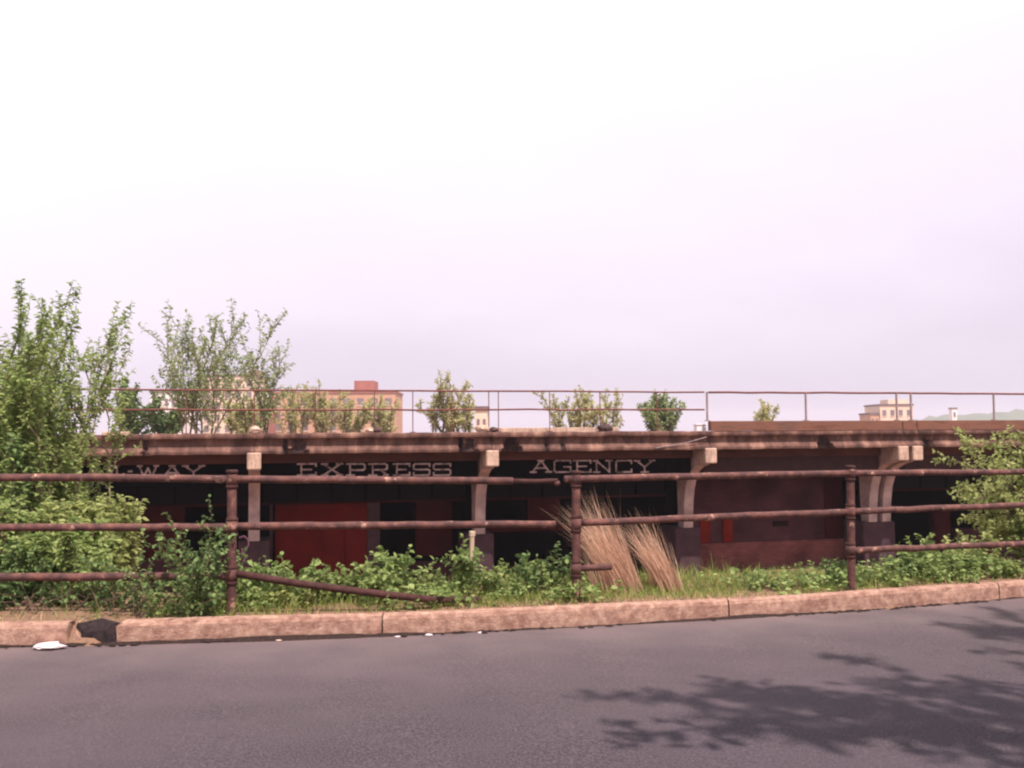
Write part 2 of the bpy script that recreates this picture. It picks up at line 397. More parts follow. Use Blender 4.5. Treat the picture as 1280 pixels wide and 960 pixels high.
# kerb of long stones
def kerb_x(px):
    best = None
    for x in np.arange(-9, 12, 0.01):
        p = (x, float(kerb_y(x)))
        d = Vector((p[0], p[1], float(road_z(x)) - EYE))
        u = 640 + F * d.dot(_r) / d.dot(_f)
        if best is None or abs(u - px) < best[0]: best = (abs(u - px), x)
    return best[1]
kerb = empty('kerb', (0, 8.3, 0)); tag(kerb, 'pinkish concrete kerb edging the far side of the road', kind='structure')
def kerb_stone(x0, x1, seed, ragged0=0.0, ragged1=0.0):
    n = max(3, int((x1 - x0) / 0.08)); rr = np.random.RandomState(seed); vs = []
    prof = [(0.0, -0.10), (0.0, 0.055), (0.004, 0.135), (0.018, 0.163), (0.045, 0.172), (0.13, 0.170), (0.175, 0.160), (0.18, -0.10)]
    for i in range(n + 1):
        for j, (dy, dz) in enumerate(prof):
            x = x0 + (x1 - x0) * i / n
            if i == 0 and ragged0: x += rr.uniform(0, ragged0)
            if i == n and ragged1: x -= rr.uniform(0, ragged1)
            chip = 0.0
            if j in (2, 3, 4): chip = max(0, rr.normal(0, 0.004))
            y = float(kerb_y(x)); zz = float(road_z(x)) + dz - chip + 0.004 * math.sin(x * 2.1)
            vs.append((x, y + dy + chip + rr.normal(0, .0012), zz))
    m = len(prof); fs = [tuple(range(m)), tuple(range((n + 1) * m - 1, n * m - 1, -1))]
    for i in range(n):
        for j in range(m):
            k2 = (j + 1) % m
            fs.append((i * m + j, (i + 1) * m + j, (i + 1) * m + k2, i * m + k2))
    MB().add(vs, fs).build('kerb_stone', M['kerb'], kerb, loc=(0, -8.3, 0))
jx = [kerb_x(p) for p in (84, 140, 477, 912, 1250)]
edges = [(jx[1] + .0, jx[2] - .007), (jx[2] + .007, jx[3] - .007), (jx[3] + .007, jx[4] - .007)]
x = jx[4] + .007
for i in range(7): edges.append((x, x + 2.9)); x += 2.914
x = jx[0]
for i in range(7): edges.append((x - 2.9, x)); x -= 2.914
for i, (a, b) in enumerate(edges):
    kerb_stone(a, b, i, ragged0=0.07 if i == 0 else 0, ragged1=0.02 if abs(b - jx[0]) < 1e-6 else 0)
# broken gap in the kerb: dark crumbled fill and a leaning wedge
def chunk(size, seed, squash=(1, 1, 1), sub=2):
    rr = np.random.RandomState(seed); t = (1 + 5 ** .5) / 2
    v = [(-1, t, 0), (1, t, 0), (-1, -t, 0), (1, -t, 0), (0, -1, t), (0, 1, t), (0, -1, -t), (0, 1, -t), (t, 0, -1), (t, 0, 1), (-t, 0, -1), (-t, 0, 1)]
    f = [(0, 11, 5), (0, 5, 1), (0, 1, 7), (0, 7, 10), (0, 10, 11), (1, 5, 9), (5, 11, 4), (11, 10, 2), (10, 7, 6), (7, 1, 8), (3, 9, 4), (3, 4, 2), (3, 2, 6), (3, 6, 8), (3, 8, 9), (4, 9, 5), (2, 4, 11), (6, 2, 10), (8, 6, 7), (9, 8, 1)]
    v = [Vector(q).normalized() for q in v]
    for _ in range(sub - 1):
        cache = {}; nf = []
        def mid(a, b):
            key = (min(a, b), max(a, b))
            if key not in cache: v.append((v[a] + v[b]).normalized()); cache[key] = len(v) - 1
            return cache[key]
        for a, b, d in f:
            ab, bd, da = mid(a, b), mid(b, d), mid(d, a); nf += [(a, ab, da), (b, bd, ab), (d, da, bd), (ab, bd, da)]
        f = nf
    out = [(q.x * size * squash[0] * (1 + rr.normal(0, .16)), q.y * size * squash[1] * (1 + rr.normal(0, .16)), q.z * size * squash[2] * (1 + rr.normal(0, .16))) for q in v]
    return out, f
bx0, bx1 = jx[0], jx[1]; bxm = (bx0 + bx1) / 2; by = float(kerb_y(bxm)); bz = float(road_z(bxm))
m = MB(); vs, fs = chunk(.2, 4, (1.25, .55, .72)); m.add([(a + bxm + .02, b + by + .125, d + bz + .02) for a, b, d in vs], fs)
m.build('broken_fill', M['broken'], kerb, loc=(0, -8.3, 0))
m = MB(); a = bx0 + .015
m.add([(a, by + .01, bz - .02), (a + .12, by + .0, bz - .02), (a + .012, by + .02, bz + .10), (a, by + .12, bz - .02), (a + .10, by + .12, bz - .02), (a + .012, by + .12, bz + .10)],
      [(0, 1, 2), (5, 4, 3), (0, 2, 5, 3), (1, 4, 5, 2), (0, 3, 4, 1)]).build('kerb_fragment', M['kerb'], kerb, loc=(0, -8.3, 0))

# crumbled dirt and grit lying in the gutter
rng = np.random.RandomState(5); m = MB()
for i in range(420):
    xx = rng.uniform(-6, 8); k = rng.rand() ** 2.5
    if fbm(xx * 1.7, 0, 21) + rng.normal(0, .35) < 0.1: continue
    vs, fs = chunk(rng.uniform(.008, .026), i, (1.5, .9, .55), 1)
    yy = float(kerb_y(xx)) - .012 - k * .06
    m.add([(p[0] + xx, p[1] + yy, p[2] + float(road_z(xx)) + .008) for p in vs], fs)
ux = np.arange(-7, 9, .045); wv = np.clip(.55 * fbm(ux * 2.3, ux * 0, 51) + .35 * fbm(ux * 9, ux * 0, 52) + .25, .05, 1.2)
vs = []; fs = []
for i, xx in enumerate(ux):
    w_ = wv[i] * .034; h_ = .006 + wv[i] * .026; yk = float(kerb_y(xx)); zk = float(road_z(xx))
    vs += [(xx, yk + .012, zk + h_), (xx, yk - .25 * w_, zk + h_ * .8 + .003), (xx, yk - w_ - .006, zk - .004)]
    if i: fs += [((i - 1) * 3 + q, (i - 1) * 3 + q + 1, i * 3 + q + 1, i * 3 + q) for q in (0, 1)]
m.add(vs, fs)
tag(m.build('gutter_grit', M['dirt']), 'dark crumbs of grit along the foot of the kerb', 'grit', kind='stuff')

# hills on the right skyline
def ridge(name, px0, px1, dist, prof, mat, label, depth=260):
    n = 90; rows = 9; vs = []; fs = []
    rr = np.random.RandomState(31)
    for i in range(n + 1):
        px = px0 + (px1 - px0) * i / n
        top = W(px, np.interp(px, [p[0] for p in prof], [p[1] for p in prof]), dist)
        jt = rr.normal(0, 1.3)
        for j in range(rows):
            t = j / (rows - 1)
            y = dist - depth * (1 - t); h = -6.5 + (top.z + jt + 6.5) * sm(t)
            vs.append((top.x * (1 + (t - 1) * .1), y, float(h) + rr.normal(0, .6) * (t > 0)))
        vs.append((top.x * 1.1, dist + 300, -6.5))
    r1 = rows + 1
    for i in range(n):
        for j in range(rows): fs.append((i * r1 + j, (i + 1) * r1 + j, (i + 1) * r1 + j + 1, i * r1 + j + 1))
    return tag(MB().add(vs, fs).build(name, mat, smooth=True), label, kind='structure')
ridge('hills', 1090, 1900, 1300, [(1090, 546), (1140, 528), (1165, 521), (1200, 518), (1240, 516), (1300, 511), (1500, 498), (1900, 500)], M['hill'], 'low wooded hills fading into haze on the skyline')

# ================================================================== STATION
st = empty('station_building', (B0[0], B0[1], FLOOR_H + EYE), TH)
tag(st, 'derelict concrete and brick station with cantilevered canopy and faded express sign', 'station')
OFF = (0, 0, -FLOOR_H)                       # children are drawn in (along, back, height relative to the eye)
def SB(mb, name, mat, parent=None, smooth=False):
    o = mb.build(name, mat, parent or st, smooth)
    if parent is None or parent is st: o.location = OFF
    return o
def plane_pt(px, py, v):
    """photo pixel on the vertical plane v behind the canopy front: returns (s, h)"""
    d = _f + _r * ((px - 640) / F) - _u * ((py - 480) / F)
    # local v of point t*d : (-dx*ST + (dy-25)*CT) = v
    t = (v + B0[1] * CT) / (-d.x * ST + d.y * CT)
    s, _ = to_local(d.x * t, d.y * t)
    return float(s), d.z * t
def ps(px, v, py=600): return plane_pt(px, py, v)[0]
BENTS = [-23.45, -17.7, -11.95, -6.24, -.53, 5.33, 11.08, 11.53, 17.28, 23.0]
SW = .135
# deck slab and rear mass
SB(MB().box((-30, .26, -.27), (30, 8.6, -.01)), 'deck', M['deck'])
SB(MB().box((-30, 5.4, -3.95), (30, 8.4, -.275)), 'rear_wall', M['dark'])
# canopy fascia, bay by bay
def fascia(s0, s1, seed, spalls):
    prof = [(.255, .10), (-.06, .10), (-.10, .085), (-.11, .03), (-.10, -.015), (-.02, -.03), (.02, -.06), (.03, -.12), (.02, -.18), (-.02, -.25), (-.055, -.285), (-.075, -.32), (-.07, -.375), (-.03, -.395), (.255, -.395)]
    n = max(4, int((s1 - s0) / .07)); rr = np.random.RandomState(seed); m = len(prof); vs = []; fs = []; mi = []
    jt = np.convolve(rr.normal(0, 1, n + 7), np.ones(5) / 5, 'same')[3:n + 4]
    for i in range(n + 1):
        s = s0 + (s1 - s0) * i / n
        dep = 0
        for (a, b, dd) in spalls:
            if a < s < b: dep = dd * (1 + .25 * math.sin(s * 37)); rel = abs(s - (a + b) / 2) / ((b - a) / 2)
        for j, (v, h) in enumerate(prof):
            dv = rr.normal(0, .0012) if 0 < j < m - 1 else 0
            if dep and 5 <= j <= 13 and rel < .35 + .09 * (j - 5) + .1 * math.sin(j * 5 + s * 9): dv += dep + (0.06 if j >= 9 else 0)
            dh = jt[i] * .012 if j < 6 else (jt[i] * .010 if 9 < j < 14 else 0)
            vs.append((s, v + dv, h + dh))
    for i in range(n):
        s = s0 + (s1 - s0) * (i + .5) / n
        rel = min([abs(s - (a + b) / 2) / ((b - a) / 2) for a, b, _ in spalls] + [9])
        for j in range(m):
            k2 = (j + 1) % m
            fs.append((i * m + j, i * m + k2, (i + 1) * m + k2, (i + 1) * m + j)); mi.append(1 if 5 <= j <= 12 and rel < .35 + .09 * (j - 5) + .1 * math.sin(j * 5 + s * 9) else 0)
    fs += [tuple(range(m - 1, -1, -1)), tuple(range(n * m, (n + 1) * m))]; mi += [0, 0]
    b = MB(); b.v = vs; b.f = fs; b.m = mi
    return SB(b, 'fascia', [M['concrete'], M['spall']])
def sp(px0, px1, d=.10): return (ps(px0, 0, 555), ps(px1, 0, 555), d)
allsp = [sp(353, 361), sp(362, 386, .06), sp(573, 580, .12), sp(580, 597, .07), sp(627, 652, .2), sp(680, 686, .05), sp(700, 706, .05), sp(1020, 1041, .12), sp(1153, 1166, .13), sp(178, 184, .05)]
for i in range(len(BENTS) - 1):
    a, b = BENTS[i], BENTS[i + 1]
    fascia(a + (.006 if i else 0), b - .006, 40 + i, [q for q in allsp if a < (q[0] + q[1]) / 2 < b])
# rusty upstand along the right-hand half
for i in range(5, len(BENTS) - 1):
    m = MB(); m.box((BENTS[i] + .01, -.085, .104), (BENTS[i + 1] - .01, .1, .355), bev=.012)
    m.box((BENTS[i] + .01, -.108, .095), (BENTS[i + 1] - .01, -.088, .16))
    SB(m, 'edging', M['edging'])
# loose slab end over the left end of the visible canopy
SB(MB().box((ps(127, -.1), -.17, .07), (ps(160, -.1), .2, .16), bev=.02), 'coping_block', M['cream'])
# brackets, end blocks, piers
def bracket(s):
    w = SW
    front = [(1.42, -2.55), (1.40, -2.2), (1.36, -1.85), (1.28, -1.5), (1.14, -1.2), (.92, -.98), (.62, -.85), (.30, -.79)]
    back = [(.30, -.40), (2.45, -.40), (2.45, -.62), (2.1, -.85), (1.86, -1.3), (1.8, -2.55)]
    o = SB(MB().prism(front + back, s - w, s + w), 'bracket', M['bracket'])
    e = MB().box((s - w - .025, -.12, -.75), (s + w + .025, .28, -.35), bev=.028).build('end_block', M['cream'], o)
    return o
def pier(s0, s1): SB(MB().box((s0, 1.45, -3.95), (s1, 2.5, -2.555), bev=.03), 'pier', M['pier'])
for s in BENTS: bracket(s)
for s in BENTS:
    if s in (11.08,): pier(s - .3, 11.53 + .3)
    elif s != 11.53: pier(s - .38, s + .38)
# header beams and sign boards in each bay
boards = {}
for i in range(len(BENTS) - 1):
    a, b = BENTS[i] + SW + .055, BENTS[i + 1] - SW - .055
    if b - a < .3: continue
    SB(MB().box((a, .70, -.62), (b, .98, -.28)), 'header_beam', M['beam'])
    black = i <= 4
    z0 = -1.16 if black else -1.02
    boards[i] = SB(MB().box((a, .79, z0), (b, .86, -.622), bev=.008), 'sign_board', M['signblack'] if black else M['panelbrown'])
# letters
def strokes(ch):
    S = {
     'E': [(0, 0, 1, 0), (0, 1, 1, 1), (.2, 0, .2, 1), (.2, .5, .75, .5), (1, 0, 1, .22), (1, 1, 1, .8)],
     'X': [(.08, 0, .92, 1), (.08, 1, .92, 0), (0, 0, .28, 0), (.72, 0, 1, 0), (0, 1, .28, 1), (.72, 1, 1, 1)],
     'P': [(.2, 0, .2, 1), (0, 1, .9, 1), (1, .9, 1, .55), (.9, .45, .2, .45), (0, 0, .42, 0), (.9, 1, 1, .9), (1, .55, .9, .45)],
     'R': [(.2, 0, .2, 1), (0, 1, .85, 1), (.95, .9, .95, .58), (.85, .48, .2, .48), (.6, .48, .95, 0), (0, 0, .4, 0), (.78, 0, 1, 0), (.85, 1, .95, .9), (.95, .58, .85, .48)],
     'S': [(.1, 0, .9, 0), (.1, .5, .9, .5), (.1, 1, .9, 1), (0, .6, 0, .9), (1, .1, 1, .4), (0, .0, 0, .22), (1, 1, 1, .8), (0, .9, .1, 1), (0, .6, .1, .5), (.9, .5, 1, .4), (1, .1, .9, 0)],
     'A': [(.1, 0, .5, 1), (.5, 1, .9, 0), (.25, .35, .75, .35), (0, 0, .26, 0), (.74, 0, 1, 0), (.36, 1, .62, 1)],
     'G': [(.1, 0, .9, 0), (.1, 1, .9, 1), (0, .1, 0, .9), (1, 1, 1, .78), (1, .1, 1, .45), (.6, .45, 1, .45), (0, .9, .1, 1), (0, .1, .1, 0), (.9, 0, 1, .1)],
     'N': [(.15, 0, .15, 1), (.85, 0, .85, 1), (.15, 1, .85, 0), (0, 0, .32, 0), (0, 1, .2, 1), (.68, 1, 1, 1)],
     'C': [(.1, 0, .9, 0), (.1, 1, .9, 1), (0, .1, 0, .9), (1, 1, 1, .75), (1, 0, 1, .22), (0, .9, .1, 1), (0, .1, .1, 0)],
     'Y': [(.1, 1, .5, .45), (.9, 1, .5, .45), (.5, .45, .5, 0), (0, 1, .25, 1), (.75, 1, 1, 1), (.32, 0, .68, 0)],
     'I': [(.5, 0, .5, 1), (0, 0, 1, 0), (0, 1, 1, 1)],
     'L': [(.2, 0, .2, 1), (0, 0, 1, 0), (1, 0, 1, .25), (0, 1, .42, 1)],
     'W': [(.08, 1, .3, 0), (.3, 0, .5, .8), (.5, .8, .7, 0), (.7, 0, .92, 1), (0, 1, .2, 1), (.8, 1, 1, 1)],
     '-': [(0, .5, 1, .5)],
    }
    return S[ch]
def letter(board, ch, px0, px1, yt, yb):
    v = .79
    s0, h1 = plane_pt(px0, yt, v); s1, _ = plane_pt(px1, yt, v); _, h0 = plane_pt((px0 + px1) / 2, yb, v)
    th = .042; m = MB(); off = 0
    wd, ht = (s1 - s0) - th, (h1 - h0) - th
    for (a, b, d, e2) in strokes(ch):
        A = Vector((s0 + th / 2 + a * wd, 0, h0 + th / 2 + b * ht)); B = Vector((s0 + th / 2 + d * wd, 0, h0 + th / 2 + e2 * ht))
        t = (B - A).normalized(); n = Vector((-t.z, 0, t.x)) * (th / 2); A = A - t * th / 2 * .9; B = B + t * th / 2 * .9
        y0, y1 = v - .012 - off, v + .004; off += .0011
        vs = [A + n, A - n, B - n, B + n]
        vs = [(q.x, y0, q.z) for q in vs] + [(q.x, y1, q.z) for q in vs]
        m.add(vs, [(0, 1, 2, 3), (7, 6, 5, 4), (0, 4, 5, 1), (1, 5, 6, 2), (2, 6, 7, 3), (3, 7, 4, 0)])
    m.build('letter', M['letter'], board)
for ch, a, b in [('R', 74, 101), ('A', 104, 131), ('I', 134, 142), ('L', 143, 156), ('-', 160, 166), ('W', 171, 199), ('A', 201, 230), ('Y', 227, 257)]: letter(boards[2], ch, a, b, 581.5, 597)
for ch, a, b in [('E', 371, 396), ('X', 401, 429), ('P', 432, 457), ('R', 460, 486), ('E', 491, 513), ('S', 516, 538), ('S', 541, 564)]: letter(boards[3], ch, a, b, 579, 595)
for ch, a, b in [('A', 662, 690), ('G', 692, 714), ('E', 716, 739), ('N', 741, 766), ('C', 769, 790), ('Y', 792, 819)]: letter(boards[4], ch, a, b, 575, 591)

# back walls, doors, recesses (v = 2.5)
WV = 2.5
def wallbox(s0, s1, h0, h1, mat, name='wall', v0=WV, v1=WV + .25): return SB(MB().box((s0, v0, h0), (s1, v1, h1)), name, mat)
def upper_strip(s0, s1, h0, h1, n):  # row of near-black panels between two dark red bars
    f = SB(MB().box((s0, WV + .02, h0), (s1, WV + .07, h0 + .06)).box((s0, WV + .02, h1 - .06), (s1, WV + .07, h1)), 'transom', M['darkred'])
    for q in range(n):
        a = s0 + (s1 - s0) * q / n; b = s0 + (s1 - s0) * (q + 1) / n
        MB().box((a + .04, WV + .045, h0 + .061), (b - .04, WV + .055, h1 - .061)).build('pane', M['glass'], f)
T0, T1 = -1.75, -.41
for i in range(len(BENTS) - 1):
    a, b = BENTS[i] + .18, BENTS[i + 1] - .18
    if b - a < .5: continue
    if i not in (5,): upper_strip(a, b, T0, T1, 6)
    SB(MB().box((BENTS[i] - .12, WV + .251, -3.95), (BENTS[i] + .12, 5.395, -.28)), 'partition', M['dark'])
# bay of RAIL-WAY and further left: dark red sliding doors
for i in (0, 1, 2):
    a, b = BENTS[i] + .4, BENTS[i + 1] - .4
    wallbox(a, a + 1.1, -3.95, T0 - .004, M['darkred'], 'door')
    wallbox(a + 1.13, b, -3.95, -3.0, M['brick'])
    wallbox(a + 2.4, a + 3.6, -2.99, T0 - .004, M['darkred'], 'shutter')
# EXPRESS bay
d0, d1 = ps(344, WV, 650), ps(459, WV, 650)
wallbox(BENTS[3] + .385, d0 - .06, -3.95, T0 - .004, M['pier'], 'jamb')
dr = wallbox(d0, d1, -3.95, T0 - .004, M['reddoor'], 'door', WV + .03, WV + .1)
for q in range(4):
    a = d0 + (d1 - d0) * q / 4; b = d0 + (d1 - d0) * (q + 1) / 4
    MB().box((a + .02, WV + .008, -3.85), (b - .02, WV + .032, T0 - .08)).build('door_panel', M['reddoor'], dr)
wallbox(d1 + .005, ps(475, WV, 650), -3.95, T0 - .004, M['pier'], 'jamb')
wallbox(ps(520, WV, 650), ps(565, WV, 650), -3.2, T0 - .004, M['darkred'], 'shutter')
wallbox(ps(480, WV, 650), BENTS[4] - .385, -3.95, -3.35, M['brick'])
# AGENCY bay: open, its shade put into near-black walls, a red lintel beam across
wallbox(BENTS[4] + .385, ps(722, WV, 660), -2.62, -2.45, M['darkred'], 'lintel')
wallbox(ps(660, WV, 660), ps(700, WV, 660), -2.44, T0 - .004, M['darkred'], 'shutter')
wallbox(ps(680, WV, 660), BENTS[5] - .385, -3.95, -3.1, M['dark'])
# brick bay
a, b = BENTS[5] + .385, BENTS[6] - .305
wallbox(a, b, -3.95, -.41, M['brick'])
SB(MB().box((a, WV - .09, -3.95), (b, WV - .004, -3.12), bev=.015), 'plinth', M['plinth'])
for p0, p1 in ((874, 887), (903, 915)):
    SB(MB().box((ps(p0, WV, 660), WV - .05, -3.1), (ps(p1, WV, 660), WV - .004, -2.3), bev=.008), 'red_board', M['redboard'])
vs_ = SB(MB().box((ps(966, WV, 657), WV - .03, -2.70), (ps(985, WV, 657), WV - .004, -2.55), bev=.006), 'vent', M['dark'])
for q in range(3): MB().box((ps(967, WV, 657), WV - .045, -2.69 + q * .045), (ps(984, WV, 657), WV - .031, -2.675 + q * .045)).build('slat', M['rustdark'], vs_)
SB(MB().box((ps(1030, WV, 640), WV - .04, -3.11), (ps(1052, WV, 640), WV - .004, -1.1), bev=.01), 'boarded_door', M['darkred'])
# right bay, mostly open
wallbox(BENTS[7] + .4, BENTS[7] + .9, -3.95, -3.0, M['darkred'])
wallbox(ps(1168, WV, 650), ps(1188, WV, 650), -3.95, -2.4, M['darkred'], 'door_leaf')
wallbox(ps(1195, WV, 650), BENTS[8] - .4, -3.95, -2.95, M['brick'])
wallbox(BENTS[8] + .4, BENTS[9] - .4, -3.95, T0 - .004, M['brick'])
# graffiti loop on the pier below the second visible bracket
g = [(297, 672), (303, 670), (308, 674), (309, 681), (305, 687), (300, 686), (302, 691), (305, 697), (302, 702)]
m = MB(); m.tube([(lambda q: (q[0], 1.446, q[1]))(plane_pt(px + 2, py, 1.446)) for px, py in g], .022, 6)
SB(m, 'graffiti', M['spray'])
# drain pipe ends, conduit across the right bay fascia
SB(MB().tube([(ps(820, -.1), -.09, -.34), (ps(860, -.1), -.1, -.2), (ps(884, -.1), -.1, -.06)], .012, 6), 'cable', M['steelgrey'])

# ------------------------------------------------------------------ railing on the platform edge above the canopy
def platform_railing(label, posts, s0, s1, rails, rad, mat, pmat, prad, z0):
    r = empty('platform_railing', (*from_local((s0 + s1) / 2, .2), EYE + z0), TH)
    tag(r, label, 'railing', 'railings along the platform edge')
    sc_ = (s0 + s1) / 2
    for s in posts:
        p = MB().tube([(s - sc_, 0, 0), (s - sc_, 0, 1.135 - z0)], prad, 8).build('post', pmat, r)
        MB().box((s - sc_ - .06, -.06, -.001), (s - sc_ + .06, .06, .02)).build('base_plate', pmat, p)
    rr = random.Random(3)
    for h in rails:
        n = 30; pts = [(s0 - sc_ + (s1 - s0) * i / n, 0, h - z0 + rr.gauss(0, .006)) for i in range(n + 1)]
        MB().tube(pts, rad, 8).build('rail', mat, r, True)
lp = [ps(p, .2, 510) for p in (150, 233, 318, 394, 468, 516, 565, 611, 623, 687, 750, 821)] + [BENTS[2] - 2.8, BENTS[1], BENTS[1] - 2.9, BENTS[0]]
platform_railing('thin reddish two-rail platform railing above the lettered canopy bays', lp, BENTS[0], ps(882, .2), (1.13, .665), .022, M['rustred'], M['rustred'], .012, .1)
rp_ = [ps(p, .05, 510) for p in (887, 1011, 1125, 1143, 1247)] + [17.6, 20.4, 22.9]
platform_railing('single-rail platform railing on the rusty upstand over the brick bay', rp_, ps(884, .2) + .08, 23.0, (1.12,), .028, M['rustred'], M['steelgrey'], .03, .36)
# white box by the railing step
x_, y_ = from_local(ps(878, .3, 530), .45)
m = MB(); m.box((-.14, -.1, 0), (.14, .1, .26), bev=.015); m.box((-.16, -.12, .26), (.16, .12, .29), bev=.01)
o = m.build('junction_box', M['white']); o.location = (x_, y_, EYE - .005); o.rotation_euler = (0, 0, TH)
tag(o, 'small white box on the roof where the two platform railings meet', 'box')
# rubble on the canopy edge
for i, (px, sz, mt, lab) in enumerate([(319, .13, 'cream', 'pale concrete lump on the canopy edge above the block left of the express sign'),
        (463, .10, 'cream', 'small pale lump on the canopy edge above the middle of the express sign'),
        (470, .12, 'spall', 'dark brown lump on the canopy edge above the middle of the express sign'),
        (603, .16, 'cream', 'pale rubble lump on the canopy edge beside the fan-shaped hole'),
        (617, .11, 'spall', 'dark rubble lump on the canopy edge over the bracket with the stained block'),
        (757, .17, 'spall', 'dark rounded concrete lump on the canopy edge above the agency sign')]):
    vs, fs = chunk(sz, 60 + i, (1.15, .8, .7)); o = MB().add(vs, fs).build('concrete_rubble', M[mt])
    x_, y_ = from_local(ps(px, .05, 538), .08); o.location = (x_, y_, EYE + .10 + sz * .5)
    tag(o, lab, 'rubble', 'rubble on the canopy edge')
# long pale board leaning flat on the deck behind the fascia, above the AGENCY bay
o = MB().box((ps(622, .4, 536), .36, .0), (ps(772, .4, 536), .5, .215), bev=.012).build('coping_beam', M['cream'], None)
o.location = (B0[0], B0[1], EYE - .006); o.rotation_euler = (0, 0, TH)
tag(o, 'long pale coping beam lying on the canopy roof above the agency sign', 'beam')

# ================================================================== ROADSIDE PIPE RAILING
posts_px = [(-175, 8.25), (290, 8.35), (720, 9.1), (1063, 10.0), (1400, 11.3)]
def fz(px): return float(np.interp(px, [p[0] for p in posts_px], [p[1] for p in posts_px]))
rail_root_p = W(290, 757, 8.35)
pr = empty('pipe_railing', (0, 8.35, 0)); tag(pr, 'rusty three-rail pipe railing with broken rails along the kerb', 'railing')
PL = (0, -8.35, 0)
post_def = {-175: (597, 760), 290: (600, 760), 720: (600, 752), 1063: (592, 740), 1400: (585, 720)}
rail_y = {-175: (598, 660, 722), 290: (599, 659, 719), 720: (599, 655, 711), 1063: (591.5, 639.5, 688), 1400: (589, 627, 675)}
for px, y in posts_px:
    yt, yb = post_def[px]; top = W(px, yt, y); base = W(px, yb, y); base.x = top.x + (base.x - top.x) * .6
    gz = float(ground_z(base.x, y)) - .12; base.z = min(base.z, gz)
    n = 10; pts = [base.lerp(top, i / n) + Vector((0, 0, 0)) for i in range(n + 1)]
    p = MB().tube(pts, .039, 14).build('post', M['rust'], pr, True, PL)
    for ry in rail_y[px]:
        q = W(px, ry, y); ax = (top - base).normalized()
        for dz in (-.062, .062): MB().tube([q + ax * (dz - .016), q + ax * (dz - .008), q + ax * (dz + .008), q + ax * (dz + .016)], [.043, .05, .05, .043], 14).build('collar', M['rustdark'], p, True)
        if ry == rail_y[px][0]: MB().tube([q - ax * .05, q + ax * .035, q + ax * .05], [.046, .046, .03], 14).build('top_fitting', M['rust'], p, True)
        else: MB().tube([q - ax * .052, q + ax * .052], .047, 14).build('cross_fitting', M['rust'], p, True)
def rail(pts_px, r=.032, mat='rust', name='rail', zoff=0.0, jit=.0015, seed=0):
    rr = random.Random(seed); pts = []
    for (a, b) in zip(pts_px[:-1], pts_px[1:]):
        n = max(2, int(abs(b[0] - a[0]) / 18))
        for i in range(n): t = i / n; pts.append((a[0] + (b[0] - a[0]) * t, a[1] + (b[1] - a[1]) * t))
    pts.append(pts_px[-1])
    w = [W(px, py, fz(px) + zoff) + Vector((0, rr.gauss(0, jit), rr.gauss(0, jit))) for px, py in pts]
    return MB().tube(w, r, 12).build(name, M[mat], pr, True, PL)
rail([(-175, 597), (140, 597), (290, 599)], seed=1); rail([(-175, 660), (140, 659), (290, 659)], seed=2); rail([(-175, 722), (100, 721), (290, 720)], r=.034, seed=3)
rail([(290, 599), (470, 600), (641, 601)], seed=4)
rail([(640, 601), (672, 601.5), (697, 601)], r=.022, mat='rustdark', name='thin_inner_pipe', seed=5)  # stretch of the top rail drawn thinner and darker
m = MB(); q = W(696, 604.5, fz(696)); m.tube([q + Vector((-.03, 0, .01)), q, q + Vector((.028, 0, .012))], [.018, .03, .016], 10); m.build('dangling_clamp', M['rust'], pr, True, PL)
rail([(290, 658), (480, 656.5), (694, 655)], seed=6)
rail([(706, 599), (880, 595), (1063, 591.5)], seed=7); rail([(728, 654), (900, 646), (1063, 640)], seed=8)
rail([(720, 711), (764, 709)], r=.028, seed=9, name='broken_stub')
rail([(1063, 591.5), (1180, 590.5), (1400, 589)], seed=10); rail([(1063, 639.5), (1190, 634.5), (1400, 627)], seed=11, jit=.003); rail([(1063, 688), (1200, 683), (1400, 675)], seed=12, jit=.003)
# fallen bottom rail, still held at one post, its far end on the ground
pts = []
for px, py, y in [(291, 716, 8.35), (330, 722.5, 8.37), (370, 729, 8.4), (430, 737, 8.45), (480, 743, 8.5), (540, 749.5, 8.62)]:
    pts.append(W(px, py, y))
e_ = W(606, 752, 8.95); e_.z = float(ground_z(e_.x, e_.y)) + .03; pts.append(e_)
MB().tube(pts, .031, 12).build('fallen_rail', M['rustdark'], pr, True, PL)

# ================================================================== VEGETATION
def leaf_arrays(pos, dirv, size, rng, width=.5, flat=.35):
    n = len(pos); pos = np.asarray(pos); d = np.asarray(dirv); size = np.asarray(size)
    d = d / np.maximum(np.linalg.norm(d, axis=1, keepdims=True), 1e-6)
    up = np.tile([0, 0, 1.0], (n, 1)) + rng.normal(0, .55, (n, 3))
    side = np.cross(d, up); side /= np.maximum(np.linalg.norm(side, axis=1, keepdims=True), 1e-6)
    nrm = np.cross(side, d); L_ = size[:, None]; w = L_ * width * .5
    P = [pos, pos + d * L_ * .3 + side * w + nrm * L_ * .1, pos + d * L_ * .68 + side * w * .8 + nrm * L_ * .07, pos + d * L_ - nrm * L_ * .1,
         pos + d * L_ * .68 - side * w * .8 + nrm * L_ * .07, pos + d * L_ * .3 - side * w + nrm * L_ * .1]
    v = np.stack(P, 1).reshape(-1, 3); b = (np.arange(n) * 6)[:, None]
    f = np.concatenate([b + np.array([[0, 3, 2, 1]]), b + np.array([[0, 5, 4, 3]])], 0)
    return v, f

